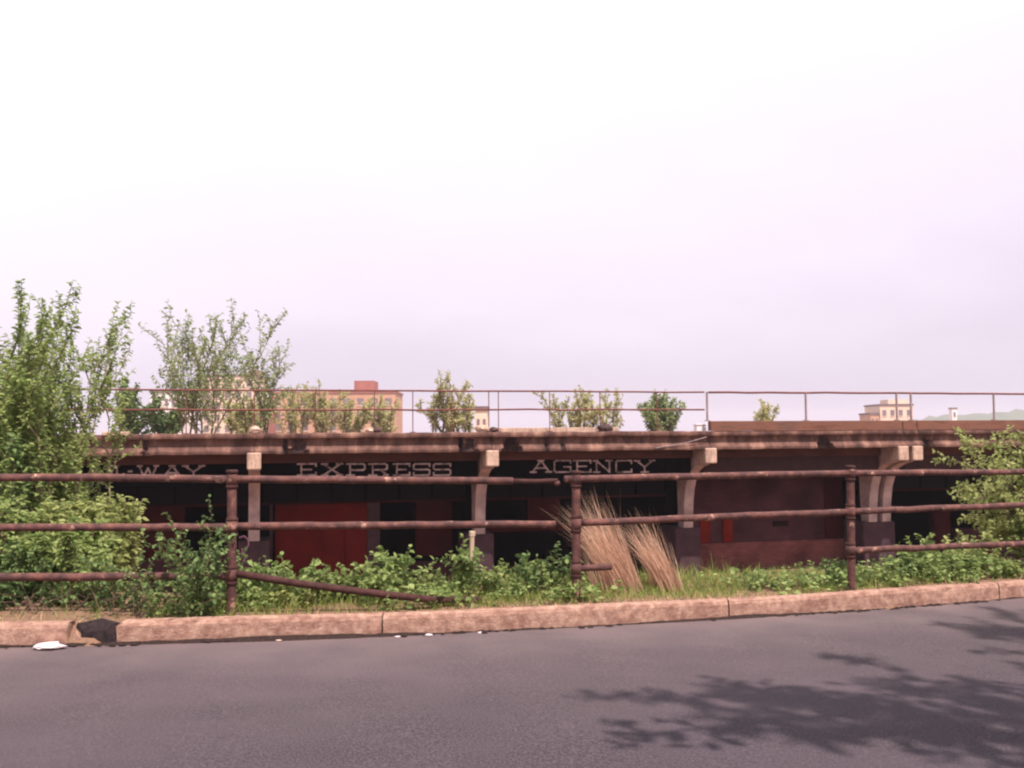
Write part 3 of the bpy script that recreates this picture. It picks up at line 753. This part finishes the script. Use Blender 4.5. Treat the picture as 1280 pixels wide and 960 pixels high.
class Plant:
    def __init__(s, seed): s.r = random.Random(seed); s.n = np.random.RandomState(seed); s.stems = []; s.P = []; s.D = []; s.S = []
    def branch(s, p, d, L_, rad, lvl, cfg):
        r = s.r; n = max(3, min(9, int(L_ / cfg.get('seg', .15)))); pts = [p.copy()]; dirs = []
        cur = p.copy(); d = d.normalized(); up = cfg['up'][min(lvl, len(cfg['up']) - 1)]; wig = cfg.get('wig', .16)
        for i in range(n):
            d = (d + Vector((r.gauss(0, wig), r.gauss(0, wig), r.gauss(0, wig))) + Vector((0, 0, up)) / n * 1.5).normalized()
            cur = cur + d * (L_ / n); pts.append(cur.copy()); dirs.append(d.copy())
        if 'keep' in cfg and not all(cfg['keep'](q) for q in pts[n // 2:]): return
        rads = [max(.0015, rad * (1 - .8 * i / n)) for i in range(n + 1)]
        s.stems.append((pts, rads, lvl))
        last = lvl >= cfg['levels']
        if not last:
            k = cfg['kids'][lvl]; k = max(1, int(round(k * r.uniform(.8, 1.2))))
            for q in range(k):
                t = cfg['t0'][lvl] + (1 - cfg['t0'][lvl]) * (q + r.random()) / k
                i = min(n - 1, int(t * n)); base = pts[i].lerp(pts[i + 1], t * n - i if t * n - i <= 1 else 1)
                ax = dirs[i]; pr_ = ax.orthogonal().normalized(); pr_.rotate(Matrix.Rotation(r.uniform(0, 2 * PI), 3, ax))
                ang = cfg['ang'] * r.uniform(.65, 1.25)
                nd = ax * math.cos(ang) + pr_ * math.sin(ang)
                l2 = L_ * cfg['ratio'] * r.uniform(.65, 1.15) * (1 - .45 * t); tip = base + nd * l2
                if 'keep' in cfg and not (cfg['keep'](base) and cfg['keep'](tip)): continue
                s.branch(base, nd, l2, rad * .5, lvl + 1, cfg)
        if last or (lvl >= cfg.get('leaf_from', 99)):
            k = max(2, int(L_ * cfg['dens'] * r.uniform(.7, 1.3)))
            for q in range(k):
                if 'keep' in cfg and not cfg['keep'](pts[n // 2]): break
                t = cfg.get('lt0', .15) + (1 - cfg.get('lt0', .15)) * (q + r.random()) / k
                i = min(n - 1, int(t * n)); base = pts[i].lerp(pts[i + 1], min(1, t * n - i)); ax = dirs[i]
                pr_ = ax.orthogonal().normalized(); pr_.rotate(Matrix.Rotation(r.uniform(0, 2 * PI), 3, ax))
                dd = ax * .45 + pr_ * .9 + Vector((0, 0, -cfg.get('droop', .25)))
                s.P.append(tuple(base)); s.D.append(tuple(dd)); s.S.append(cfg['leaf'] * r.uniform(.6, 1.25))
    def build(s, name, label, cat, group, base, mat, bark='bark', width=.5, crown='crown', trunk='trunk', stem_min=0.0):
        root = empty(name, base); tag(root, label, cat, group)
        m = MB()
        for pts, rads, lvl in s.stems:
            if rads[0] < stem_min: continue
            m.tube(pts, rads, 8 if rads[0] > .04 else (5 if rads[0] > .01 else 3), caps=False)
        rs_ = .02 + max(math.hypot(q[0][0].x - base[0], q[0][0].y - base[1]) for q in s.stems if q[2] == 0)
        m.tube([(base[0], base[1], base[2] - .09), (base[0], base[1], base[2] - .04), (base[0], base[1], base[2] - .01)], [rs_, rs_, rs_ * .4], 8)
        t = m.build(trunk, M[bark], root, True); t.location = (-base[0], -base[1], -base[2])
        v, f = leaf_arrays(s.P, s.D, s.S, s.n, width)
        cr = np_mesh(crown, v, f, LM[mat], root); cr.location = t.location
        return root
NLEAF = 0
def plant(name, label, cat, group, x, y, cfg, seed, mat, mains, bark='bark', gz=None, **kw):
    """mains: list of (dx,dy,dz,length,radius) or a count"""
    global NLEAF
    z = float(ground_z(x, y)) if gz is None else gz
    p = Plant(seed); b = Vector((x, y, z - .05))
    for (dx, dy, dz, L_, r) in mains:
        dv_ = Vector((dx, dy, dz)).normalized()
        if 'keep' in cfg and not (cfg['keep'](b + dv_ * L_ * .55) and cfg['keep'](b + dv_ * L_ * .95)): continue
        p.branch(b + Vector((p.r.gauss(0, .03), p.r.gauss(0, .03), 0)) * cfg.get('spread0', 1), Vector((dx, dy, dz)), L_, r, 0, cfg)
    NLEAF += len(p.P)
    return p.build(name, label, cat, group, (x, y, z), mat, bark, **kw)
def fan(rr, n, lean, L0, L1, rad):
    out = []
    for i in range(n):
        a = 2 * PI * (i + rr.random()) / n; k = lean * (rr.random() ** .6)
        out.append((math.cos(a) * k, math.sin(a) * k, 1, rr.uniform(L0, L1), rad * rr.uniform(.7, 1.2)))
    return out

# --- low bushes and weeds along the railing
bush_cfg = dict(levels=1, kids=[7], t0=[.15], ang=.9, ratio=.55, up=[.15, .25], wig=.2, dens=50, leaf=.075, leaf_from=0, lt0=.1, seg=.09, droop=.25, spread0=3)
G_W = 'weeds and bushes along the railing'
weeds = [  # px, top y, distance, half width px, leaf colour, leaf size, stems, label
 (236, 630, 8.15, 50, 'dark', .06, 15, 'dense dark green ivy-like bush swallowing the bottom rail beside the first post'),
 (25, 672, 8.9, 60, 'dark', .075, 16, 'dark green bush under the left-hand tree behind the bottom rail'),
 (120, 668, 9.0, 55, 'mid', .075, 15, 'mid-green bush behind the bottom rail between the tree and the ivy bush'),
 (8, 704, 8.62, 40, 'dark', .07, 13, 'low dark bush behind the kerb left of the kerb break'),
 (82, 716, 8.68, 30, 'dark', .06, 10, 'low dark bush directly above the broken kerb'),
 (150, 708, 8.6, 36, 'dark', .06, 12, 'low dark bush between the broken kerb and the ivy-like bush'),
 (338, 694, 8.95, 44, 'fresh', .08, 12, 'fresh green leafy weed behind the sloping fallen rail, near the ivy bush'),
 (392, 697, 8.9, 34, 'fresh', .075, 10, 'fresh green weed in front of the red door'),
 (470, 690, 8.95, 40, 'mid', .085, 12, 'bushy green weed over the middle of the fallen rail'),
 (492, 672, 9.15, 26, 'fresh', .08, 8, 'taller pointed green weed right of the red door'),
 (536, 712, 9.1, 28, 'mid', .07, 9, 'low green weed between the tall weed and the wooden stake'),
 (575, 668, 9.3, 22, 'fresh', .075, 8, 'tall leafy weed growing around the pale wooden stake'),
 (612, 700, 9.4, 34, 'mid', .065, 11, 'spreading green weed right of the wooden stake'),
 (672, 676, 9.5, 24, 'dark', .07, 9, 'upright dark green weed left of the middle post'),
 (698, 704, 9.25, 24, 'mid', .06, 8, 'small green weed at the foot of the middle post'),
 (300, 700, 8.8, 26, 'mid', .07, 9, 'leafy weed behind the first post'),
 (366, 708, 8.75, 30, 'light', .065, 9, 'yellow-green weed under the upper part of the fallen rail'),
 (430, 712, 9.1, 30, 'fresh', .075, 9, 'low weed in front of the right edge of the red door'),
 (558, 722, 8.95, 26, 'fresh', .06, 8, 'low weed beside the end of the fallen rail'),
 (640, 712, 9.2, 30, 'fresh', .06, 9, 'low green weed midway between stake and middle post'),
 (655, 690, 9.7, 26, 'mid', .07, 8, 'green weed behind the broken middle rail end'),
 (960, 716, 10.2, 30, 'fresh', .05, 8, 'low green weed in front of the brick wall'),
 (1010, 712, 10.2, 26, 'mid', .05, 8, 'low green weed before the boarded door in the brick wall'),
 (1125, 690, 10.9, 30, 'dark', .065, 9, 'dark green weed in front of the twin bracket pier'),
 (1205, 676, 11.3, 34, 'mid', .07, 10, 'green weed behind the bottom rail between the rounded and yellow-green bushes'),
 (1043, 690, 10.4, 22, 'dark', .06, 7, 'thin dark weed against the right-hand post'),
 (1098, 705, 10.4, 32, 'mid', .06, 9, 'low green weed right of the right-hand post under the bottom rail'),
 (1150, 664, 11.0, 36, 'mid', .07, 11, 'rounded green bush in front of the open dark bay'),
 (1192, 700, 10.7, 34, 'fresh', .06, 9, 'low fresh weed beneath the bottom rail before the dark bay'),
 (1228, 657, 11.2, 40, 'light', .07, 11, 'yellow-green bush left of the overhanging shrub'),
 (1268, 690, 11.0, 34, 'mid', .065, 10, 'low green bush beneath the overhanging shrub'),
]
for i, (px, yt, y, hw, mt, lf, ns, lab) in enumerate(weeds):
    p = W(px, yt, y); gz = float(ground_z(p.x, y)); h = max(.2, p.z - gz); w = hw / F * y
    rr = random.Random(100 + i); cfg = dict(bush_cfg); cfg['leaf'] = lf * .78
    cfg['ratio'] = min(.8, max(.35, w / h * .6))
    plant('weed_bush', lab, 'bush', G_W, p.x, y, cfg, 200 + i, mt, fan(rr, ns, min(1.4, 1.1 * w / h), h * .7, h * 1.05, .007), 'stem', width=.62, crown='foliage', trunk='stem')

# --- big sapling clump on the left, behind the railing
tree_cfg = dict(levels=2, kids=[11, 7], t0=[.22, .2], ang=.62, ratio=.46, up=[.15, .5, .4], wig=.12, dens=30, leaf=.1, leaf_from=1, lt0=.1, seg=.3, droop=.3, spread0=4)
G_T = 'saplings on the slope behind the railing'
far_bark = [None]
def sapling(px, yt, y, hw, seed, mat, lab, n=5, dens=30, leaf=.1, lean=None, group=G_T, cfg0=tree_cfg, gz=None, name='sapling_tree', rad=.022, cat='tree', width=.5, bias=(0, 0)):
    p = W(px, yt, y); g = float(ground_z(p.x, y)) if gz is None else gz; h = p.z - g; w = hw / F * y
    rr = random.Random(seed); cfg = dict(cfg0); cfg['dens'] = dens; cfg['leaf'] = leaf; cfg['seg'] = h / 14
    k = lean if lean is not None else .75 * w / h
    ms = fan(rr, n, k, h * .7, h * .98, rad)
    ms[0] = (ms[0][0] * .25, ms[0][1] * .25, 1, h * .98, rad)
    ms = [(a + bias[0], b + bias[1], d, e, f) for a, b, d, e, f in ms]
    return plant(name, lab, cat, group, p.x, y, cfg, seed, mat, ms, 'twig' if 'keep' in cfg or cfg0 is far_bark[0] else 'bark', gz=g, width=width)
sap_cfg = dict(levels=2, kids=[13, 7], t0=[.2, .12], ang=.66, ratio=.40, up=[.25, .5, .4], wig=.11, dens=30, leaf=.1, leaf_from=0, lt0=.15, seg=.3, droop=.3, spread0=7)
sap_cfg['keep'] = lambda p: p.z < 3.45 and (p.y < 10.7 and p.z < 1.05 and p.x < -3.75 or p.x < (-5.0 if p.z < 1.75 else -4.6 if p.z < 2.4 else -4.2))    # the clump is cut back low down on the station side
def sap(*a, **k): return sapling(*a, cfg0=sap_cfg, **k)
sap(34, 388, 11.6, 105, 301, 'mid', 'tallest green sapling behind the railing, rising above the station roof', n=30, dens=58, leaf=.062, lean=.34)
sap(-80, 420, 11.8, 120, 302, 'mid', 'green sapling at the frame edge left of the tallest sapling', n=10, dens=40, leaf=.078)
sap(84, 436, 12.0, 40, 303, 'mid', 'slimmer green sapling right of the tallest sapling, over the canopy end', n=22, dens=44, leaf=.06, lean=.3)
sap(36, 520, 10.7, 80, 304, 'mid', 'bushy green shrub at the foot of the tallest sapling', n=16, dens=46, leaf=.07, lean=.42, name='shrub', cat='shrub')
sap(-20, 560, 10.2, 90, 306, 'dark', 'dark green shrub behind the railing at the foot of the edge sapling', n=12, dens=44, leaf=.078, lean=.6, name='shrub', cat='shrub')
sap(138, 612, 10.3, 40, 305, 'light', 'yellow-green shrub in front of the hyphen of the railway sign', n=20, dens=48, leaf=.07, lean=.5, name='shrub', cat='shrub')
sap(30, 625, 9.6, 90, 307, 'mid', 'low mid-green shrub between the two lower rails under the tallest sapling', n=16, dens=46, leaf=.07, lean=.9, name='shrub', cat='shrub')
sap(150, 650, 9.5, 60, 308, 'fresh', 'low fresh-green shrub below the yellow-green shrub', n=14, dens=46, leaf=.07, lean=.9, name='shrub', cat='shrub')
sap(95, 655, 9.2, 50, 309, 'mid', 'leafy shrub filling the gap behind the bottom rail before the tallest sapling', n=12, dens=46, leaf=.07, lean=.8, name='shrub', cat='shrub')
# --- shrub overhanging from the right
arch = dict(levels=2, kids=[10, 6], t0=[.22, .12], ang=.75, ratio=.5, up=[-.15, -.1, -.1], wig=.1, dens=34, leaf=.085, leaf_from=1, lt0=.1, seg=.2, droop=.35, spread0=3)
sapling(1326, 528, 12.2, 130, 320, 'light', 'yellow-green shrub with arching sprays over the right end of the railing', n=24, dens=46, leaf=.065, lean=.95, cfg0=arch, name='shrub', cat='shrub', group=G_T)
sapling(1300, 640, 11.8, 60, 321, 'mid', 'green shrub under the arching sprays at the right end', n=9, dens=32, leaf=.075, name='shrub', cat='shrub')

# --- trees on and beyond the platform
G_F = 'trees beyond the platform railing'
far_cfg = dict(levels=2, kids=[11, 6], t0=[.1, .15], ang=.65, ratio=.42, up=[.15, .4, .3], wig=.13, dens=12, leaf=.16, leaf_from=0, lt0=.12, seg=.3, droop=.25, spread0=12)
far_bark[0] = far_cfg
def far_tree(px, yt, y, hw, seed, mat, lab, n=5, dens=12, leaf=.16, rad=.05, lean=None, bias=(0, 0)):
    x_ = W(px, yt, y).x
    sapling(px, yt, y, hw, seed, mat, lab, n=n, dens=dens, leaf=leaf, cfg0=far_cfg, group=G_F, rad=rad, lean=lean, name='tree', bias=bias)
far_tree(250, 380, 37, 80, 401, 'blue', 'tall airy grey-green tree with spreading stems behind the platform railing', n=11, dens=9, leaf=.15, lean=1.0, rad=.035)
far_tree(333, 424, 39, 24, 402, 'blue', 'narrow grey-green tree next to the tall airy tree', n=5, dens=9, leaf=.16, rad=.035)
far_tree(166, 474, 50, 40, 403, 'dark', 'dark green tree behind the saplings at the left end of the platform', n=8, dens=11, leaf=.24)
far_tree(208, 508, 52, 36, 404, 'dark', 'low dark green tree below the white house', n=8, dens=11, leaf=.24)
far_tree(300, 500, 46, 30, 405, 'pale', 'low pale bush at the foot of the tall airy tree', n=7, dens=9, leaf=.2)
for i, (px, yt, hw, lab) in enumerate([(362, 487, 22, 'pale budding tree before the left corner of the brick building'), (402, 484, 26, 'pale budding tree before the middle of the brick building'),
        (442, 489, 26, 'pale budding tree below the brick penthouse'), (478, 500, 22, 'pale budding tree before the right corner of the brick building')]):
    far_tree(px, yt, 62, hw * 1.5, 410 + i, 'pale', lab, n=8, dens=6, leaf=.2)
far_tree(555, 472, 46, 44, 420, 'pale', 'sparse pale tree with upright twigs right of the brick building', n=9, dens=6.5, leaf=.15)
far_tree(588, 496, 47, 18, 421, 'pale', 'small pale bush right of the sparse pale tree', n=5, dens=6, leaf=.2)
far_tree(712, 484, 48, 24, 422, 'pale', 'small pale tree behind the railing above the agency sign', n=8, dens=6, leaf=.16)
far_tree(748, 490, 49, 24, 423, 'pale', 'second small pale tree behind the railing, next to the rounded tree', n=8, dens=6, leaf=.16)
far_tree(826, 494, 58, 55, 424, 'blue', 'rounded dense grey-green tree left of the railing step', n=18, dens=8, leaf=.22)
far_tree(958, 503, 50, 30, 425, 'pale', 'thin nearly bare sapling behind the rusty upstand', n=8, dens=1.8, leaf=.15, rad=.025)

# --- street tree behind the camera side, its shade falls on the road
cfg = dict(levels=3, kids=[9, 6, 5], t0=[.45, .3, .2], ang=.85, ratio=.6, up=[.05, .1, .05, 0], wig=.12, dens=17, leaf=.17, leaf_from=2, lt0=.1, seg=.5, droop=.2, spread0=1)
pl = Plant(77); tx, ty = 9.15, 2.0; tz = float(ground_z(tx, ty))
pl.branch(Vector((tx, ty, tz - .1)), Vector((-.05, .1, 1)), 5.6, .17, 0, cfg)
for dx, dy, dz, L_ in [(-.6, .85, .62, 4.6), (-.15, 1.0, .6, 5.2), (-.35, .7, .5, 4.2), (-.6, .5, .6, 4.4), (-.8, .65, .35, 5.4), (-1.0, .8, .5, 5.2), (-1.0, .25, .4, 6.2), (-.9, -.1, .45, 6.4), (-1.0, .0, .35, 6.6), (-.1, .9, .5, 5.6), (.1, .6, .8, 4.4), (-1.0, .45, .4, 5.6), (.3, .9, .7, 4.4), (-.9, .1, .5, 5.4), (.8, .2, .8, 3.5), (-.35, 1.0, .42, 5.0)]:
    c2 = dict(cfg); c2['levels'] = 2; c2['kids'] = [11, 7]; c2['t0'] = [.25, .2]; c2['ratio'] = .42; c2['leaf_from'] = 1
    pl.branch(Vector((tx, ty, tz + 3.9 + pl.r.uniform(0, 1.0))), Vector((dx, dy, dz)), L_, .08, 0, c2)
pl.build('street_tree', 'leafy street tree beside the road, shading the asphalt', 'tree', None, (tx, ty, tz), 'shade')

# --- dry tall grass clump
def blades(name, mat, bases, leans, lens, wids, rng, curl=.5, parent=None, seg=4):
    n = len(bases); bases = np.asarray(bases); leans = np.asarray(leans); lens = np.asarray(lens); wids = np.asarray(wids)
    ts = np.linspace(0, 1, seg + 1); ang = rng.uniform(0, 2 * PI, n)
    side = np.stack([np.cos(ang), np.sin(ang) * .6, np.zeros(n)], 1) * wids[:, None] * .5
    d = np.stack([leans[:, 0], leans[:, 1], np.ones(n)], 1); d /= np.linalg.norm(d, axis=1, keepdims=True)
    horiz = np.stack([leans[:, 0], leans[:, 1], -.55 * np.linalg.norm(leans, axis=1)], 1)
    V = []; cvar = rng.uniform(.3, 1.9, n)
    for t in ts:
        ctr = bases + d * (lens * t)[:, None] + horiz * (lens * curl * cvar * t ** 2.2)[:, None]
        wt = max(.06, (1 - t ** 1.5))
        V += [ctr - side * wt, ctr + side * wt]
    V = np.stack(V, 1).reshape(-1, 3); b = (np.arange(n) * (2 * seg + 2))[:, None]
    Fs = np.concatenate([b + np.array([[2 * i, 2 * i + 1, 2 * i + 3, 2 * i + 2]]) for i in range(seg)], 0)
    return np_mesh(name, V, Fs, LM[mat], parent)
rng = np.random.RandomState(8)
def clump_bases(px0, px1, y, n, sd=.15):
    out = []
    for i in range(n):
        p = W(rng.uniform(px0, px1), 735, y); yy = y + rng.normal(0, sd); out.append((p.x, yy, float(ground_z(p.x, yy)) - .02))
    return out
dg = empty('dry_grass_clump', (W(785, 740, 10).x, 10.0, float(ground_z(W(785, 740, 10).x, 10)))); tag(dg, 'tall clump of bleached dry grass bent over beside the middle post', 'grass clump')
for k, (a, b, y, n, lx, l0, l1) in enumerate([(762, 802, 9.95, 560, -.36, .45, 1.08), (824, 850, 10.0, 380, -.38, .4, .92), (742, 796, 9.85, 220, -.25, .15, .45), (812, 850, 10.0, 100, -.25, .15, .4)]):
    bs = clump_bases(a, b, y, n); ln = np.stack([np.where(rng.rand(n) < .18, rng.normal(lx, .15, n), rng.normal(lx, .075, n)), rng.normal(-.05, .1, n)], 1)
    o = blades('blades', 'dry', bs, ln, rng.uniform(l0, l1, n), rng.uniform(.005, .010, n), rng, curl=.36, parent=dg, seg=6)
    o.location = (-dg.location.x, -dg.location.y, -dg.location.z); o['kind'] = 'stuff'

# --- grass and ground cover on the verge
def verge_grass(name, label, n, px0, px1, d0, d1, hmin, hmax, mat, seed, wid=(.004, .009), lean=.35, patch=0.0, pseed=1, sparse_left=.25):
    rng = np.random.RandomState(seed); bs = []; hs = []
    xs0 = W(px0, 740, 9).x; xs1 = W(px1, 740, 10.5).x
    xx = rng.uniform(xs0, xs1, n * 8); dd = d0 + (d1 - d0) * rng.rand(n * 8); q = fbm(xx * 1.5, dd * 2.5, pseed)
    ok = (q >= patch - rng.rand(n * 8) * .6) & ((xx > -2.9) | (rng.rand(n * 8) < sparse_left))
    xx, dd, q = xx[ok][:n], dd[ok][:n], q[ok][:n]; n = len(xx); yy = kerb_y(xx) + dd
    bs = np.stack([xx, yy, ground_z(xx, yy) - .01], 1); hs = rng.uniform(hmin, hmax, n) * (.7 + .5 * np.clip(q, 0, 1))
    ln = rng.normal(0, lean, (n, 2))
    return tag(blades(name, mat, bs, ln, np.array(hs), rng.uniform(*wid, n), rng, curl=.5, seg=3), label, 'grass', kind='stuff')
verge_grass('grass', 'green and straw grass on the verge right of the middle post', 13000, 600, 1340, .36, 1.65, .05, .20, 'grass', 11, patch=-.3)
verge_grass('grass', 'thin grass tufts at the back of the kerb under the weeds', 2600, -60, 640, .26, 1.4, .06, .2, 'grass', 12, patch=.1, pseed=4)
verge_grass('dry_grass', 'short straw-coloured grass along the back edge of the kerb', 1500, -60, 1340, .22, .5, .03, .10, 'dry', 13, patch=.2, pseed=6, lean=.6)
verge_grass('slope_grass', 'rank grass on the slope falling towards the station', 6000, -100, 1400, 2.3, 4.8, .12, .30, 'grass', 14, wid=(.008, .014))
# creeping broad leaves between the weeds
rng = np.random.RandomState(19); P_, D_, S_ = [], [], []
n_ = 14000; xx = rng.uniform(-3.0, 6.5, n_); dd = rng.uniform(.35, 2.2, n_); q = fbm(xx * 1.3, dd * 2, 8)
ok = (q > -.1) & ~((xx > .8) & (xx < 4.2) & ((rng.rand(n_) < .55) | (dd > 1.3))); xx, dd, q = xx[ok][:5200], dd[ok][:5200], q[ok][:5200]; n_ = len(xx); yy = kerb_y(xx) + dd
P_ = np.stack([xx, yy, ground_z(xx, yy) + rng.rand(n_) * (.10 + .18 * np.minimum(1, q + .2))], 1)
D_ = np.stack([rng.normal(0, 1, n_), rng.normal(-.3, 1, n_), rng.uniform(-.2, .5, n_)], 1); S_ = rng.uniform(.03, .08, n_)
v, f = leaf_arrays(P_, D_, S_, rng, .7)
tag(np_mesh('ground_cover', v, f, LM['fresh']), 'low broad-leaved ground cover between the weeds on the verge', 'ground cover', kind='stuff')

# --- dead twigs under the left bushes
rr = random.Random(4); m = MB()
for i in range(70):
    px = rr.uniform(0, 285); y = fz(px) + rr.uniform(-.12, .35); p = W(px, 745, y); g = float(ground_z(p.x, y))
    a = rr.uniform(-1.2, 1.2); l = rr.uniform(.1, .38)
    m.tube([(p.x, y, g), (p.x + math.sin(a) * l * .5, y + rr.gauss(0, .05), g + math.cos(a) * l * .45), (p.x + math.sin(a) * l, y + rr.gauss(0, .08), g + math.cos(a) * l * .7)], [.006, .004, .002], 4)
tag(m.build('dead_twigs', M['bark']), 'tangle of dead twigs under the bushes left of the first post', 'twigs', kind='stuff')

# --- wooden stake
p = W(588, 664, 9.32); g = float(ground_z(p.x, 9.32)); m = MB()
m.box((-.018, -.018, -.1), (.018, .018, p.z - g - .05), bev=.004); m.box((-.024, -.022, p.z - g - .05), (.024, .022, p.z - g), bev=.004)
o = m.build('wooden_stake', M['wood']); o.location = (p.x, 9.32, g); o.rotation_euler = (0, .03, .4)
tag(o, 'pale wooden survey stake standing among the weeds', 'stake')

# --- litter
def crumpled(name, px, y_off, sz, seed, mat, label, squash=(1.5, 1, .35), d=None):
    x_ = kerb_x(px); y_ = float(kerb_y(x_)) + y_off; zz = float(road_z(x_)) if y_off < 0 else float(ground_z(x_, y_))
    vs, fs = chunk(sz, seed, squash, 2); o = MB().add(vs, fs).build(name, M[mat]); o.location = (x_, y_, zz + sz * squash[2] * .75)
    tag(o, label, 'litter', 'litter along the kerb')
crumpled('crumpled_paper', 67, -.09, .075, 1, 'paper', 'crumpled white paper on the road by the broken kerb')
crumpled('paper_scrap', 284, .3, .03, 2, 'paper', 'small pale scrap behind the kerb by the first post')
crumpled('paper_scrap', 499, -.07, .018, 3, 'paper', 'tiny white scrap in the gutter next to the kerb joint')
crumpled('paper_scrap', 537, -.05, .022, 4, 'paper', 'white scrap in the gutter right of the kerb joint')
crumpled('paper_scrap', 602, -.05, .02, 5, 'paper', 'white scrap in the gutter before the wooden stake')
crumpled('paper_scrap', 350, -.04, .016, 6, 'wood', 'small tan scrap in the gutter below the fallen rail')

# ================================================================== FAR BUILDINGS
def far_building(name, label, px0, px1, ytop, dist, depth, wall, floors, bays, roof='froof', win=True, extras=()):
    a = W(px0, ytop, dist); b = W(px1, ytop, dist); cx = (a.x + b.x) / 2; w = (b.x - a.x); top = a.z; base = -6.3; h = top - base
    r = empty(name, (cx, dist + depth / 2, base)); tag(r, label, 'building', 'buildings beyond the tracks')
    MB().box((-w / 2, -depth / 2, 0), (w / 2, depth / 2, h)).build('wall', M[wall], r)
    MB().box((-w / 2 - .25, -depth / 2 - .25, h + .003), (w / 2 + .25, depth / 2 + .25, h + .5)).build('roof', M[roof], r)
    if win:
        fh = 3.4; ww = w / bays
        for f in range(floors):
            z = h - 1.2 - fh * (f + .62)
            for q in range(bays):
                xx = -w / 2 + ww * (q + .5)
                wd = MB().box((xx - ww * .24, -depth / 2 - .06, z), (xx + ww * .24, -depth / 2 + .02, z + 1.9)).build('window', M['fwin'], r)
                MB().box((xx - ww * .28, -depth / 2 - .16, z - .22), (xx + ww * .28, -depth / 2 - .003, z - .02)).build('sill', M['fcream'], wd)
    for (n_, p0, p1, y0, mt) in extras:
        q0 = W(p0, y0, dist); q1 = W(p1, y0, dist)
        MB().box((q0.x - cx, -depth * .3, h + .504), (q1.x - cx, depth * .2, q0.z - base)).build(n_, M[mt], r)
    return r
far_building('brick_building', 'long tan and red brick building with a rooftop penthouse behind the tracks', 338, 494, 492, 270, 18, 'fbrick2', 3, 9, roof='fbrick', extras=[('penthouse', 440, 465, 475, 'fbrick')])
far_building('brick_wing', 'narrow red brick wing at the left end of the long brick building', 317, 336, 511, 262, 14, 'fbrick', 3, 2)
far_building('cream_building', 'tall cream building with a red chimney behind the airy tree', 252, 318, 470, 300, 16, 'fcream', 5, 5, extras=[('chimney', 311, 319, 462, 'fbrick')])
far_building('white_house', 'low white house on the left among dark trees', 188, 229, 491, 240, 12, 'fwhite', 2, 5)
far_building('cream_block', 'stepped cream building on the skyline above the twin brackets', 1100, 1141, 507, 320, 14, 'fcream', 2, 4, extras=[('upper_storey', 1114, 1140, 499, 'fcream')])
far_building('tan_annex', 'low tan annex at the left foot of the stepped cream building', 1088, 1099, 518, 318, 10, 'fbrick2', 2, 2)
far_building('white_tower', 'tiny white tower standing before the wooded hills', 1190, 1196, 511, 420, 3, 'fwhite', 2, 1)
far_building('pale_shed', 'small pale roadside building right of the sparse pale tree', 594, 609, 512, 150, 6, 'fcream', 2, 2)

# ================================================================== AIR
HZ = bpy.data.materials.new('haze_air'); HZ.use_nodes = True
n = HZ.node_tree.nodes; n.remove(n['Principled BSDF'])
pv = n.new('ShaderNodeVolumePrincipled'); pv.inputs['Color'].default_value = (.84, .84, .98, 1); pv.inputs['Density'].default_value = 0.0004
pv.inputs['Anisotropy'].default_value = 0.2
HZ.node_tree.links.new(pv.outputs[0], n['Material Output'].inputs['Volume'])
hz = MB().box((-2600, -700, -7.6), (2600, 3600, 75)).build('haze', HZ)
tag(hz, 'pale summer haze hanging in the air', 'haze', kind='stuff')
print('LEAVES', NLEAF, 'TRIS', sum(len(o.data.polygons) for o in SC.objects if o.type == 'MESH'))
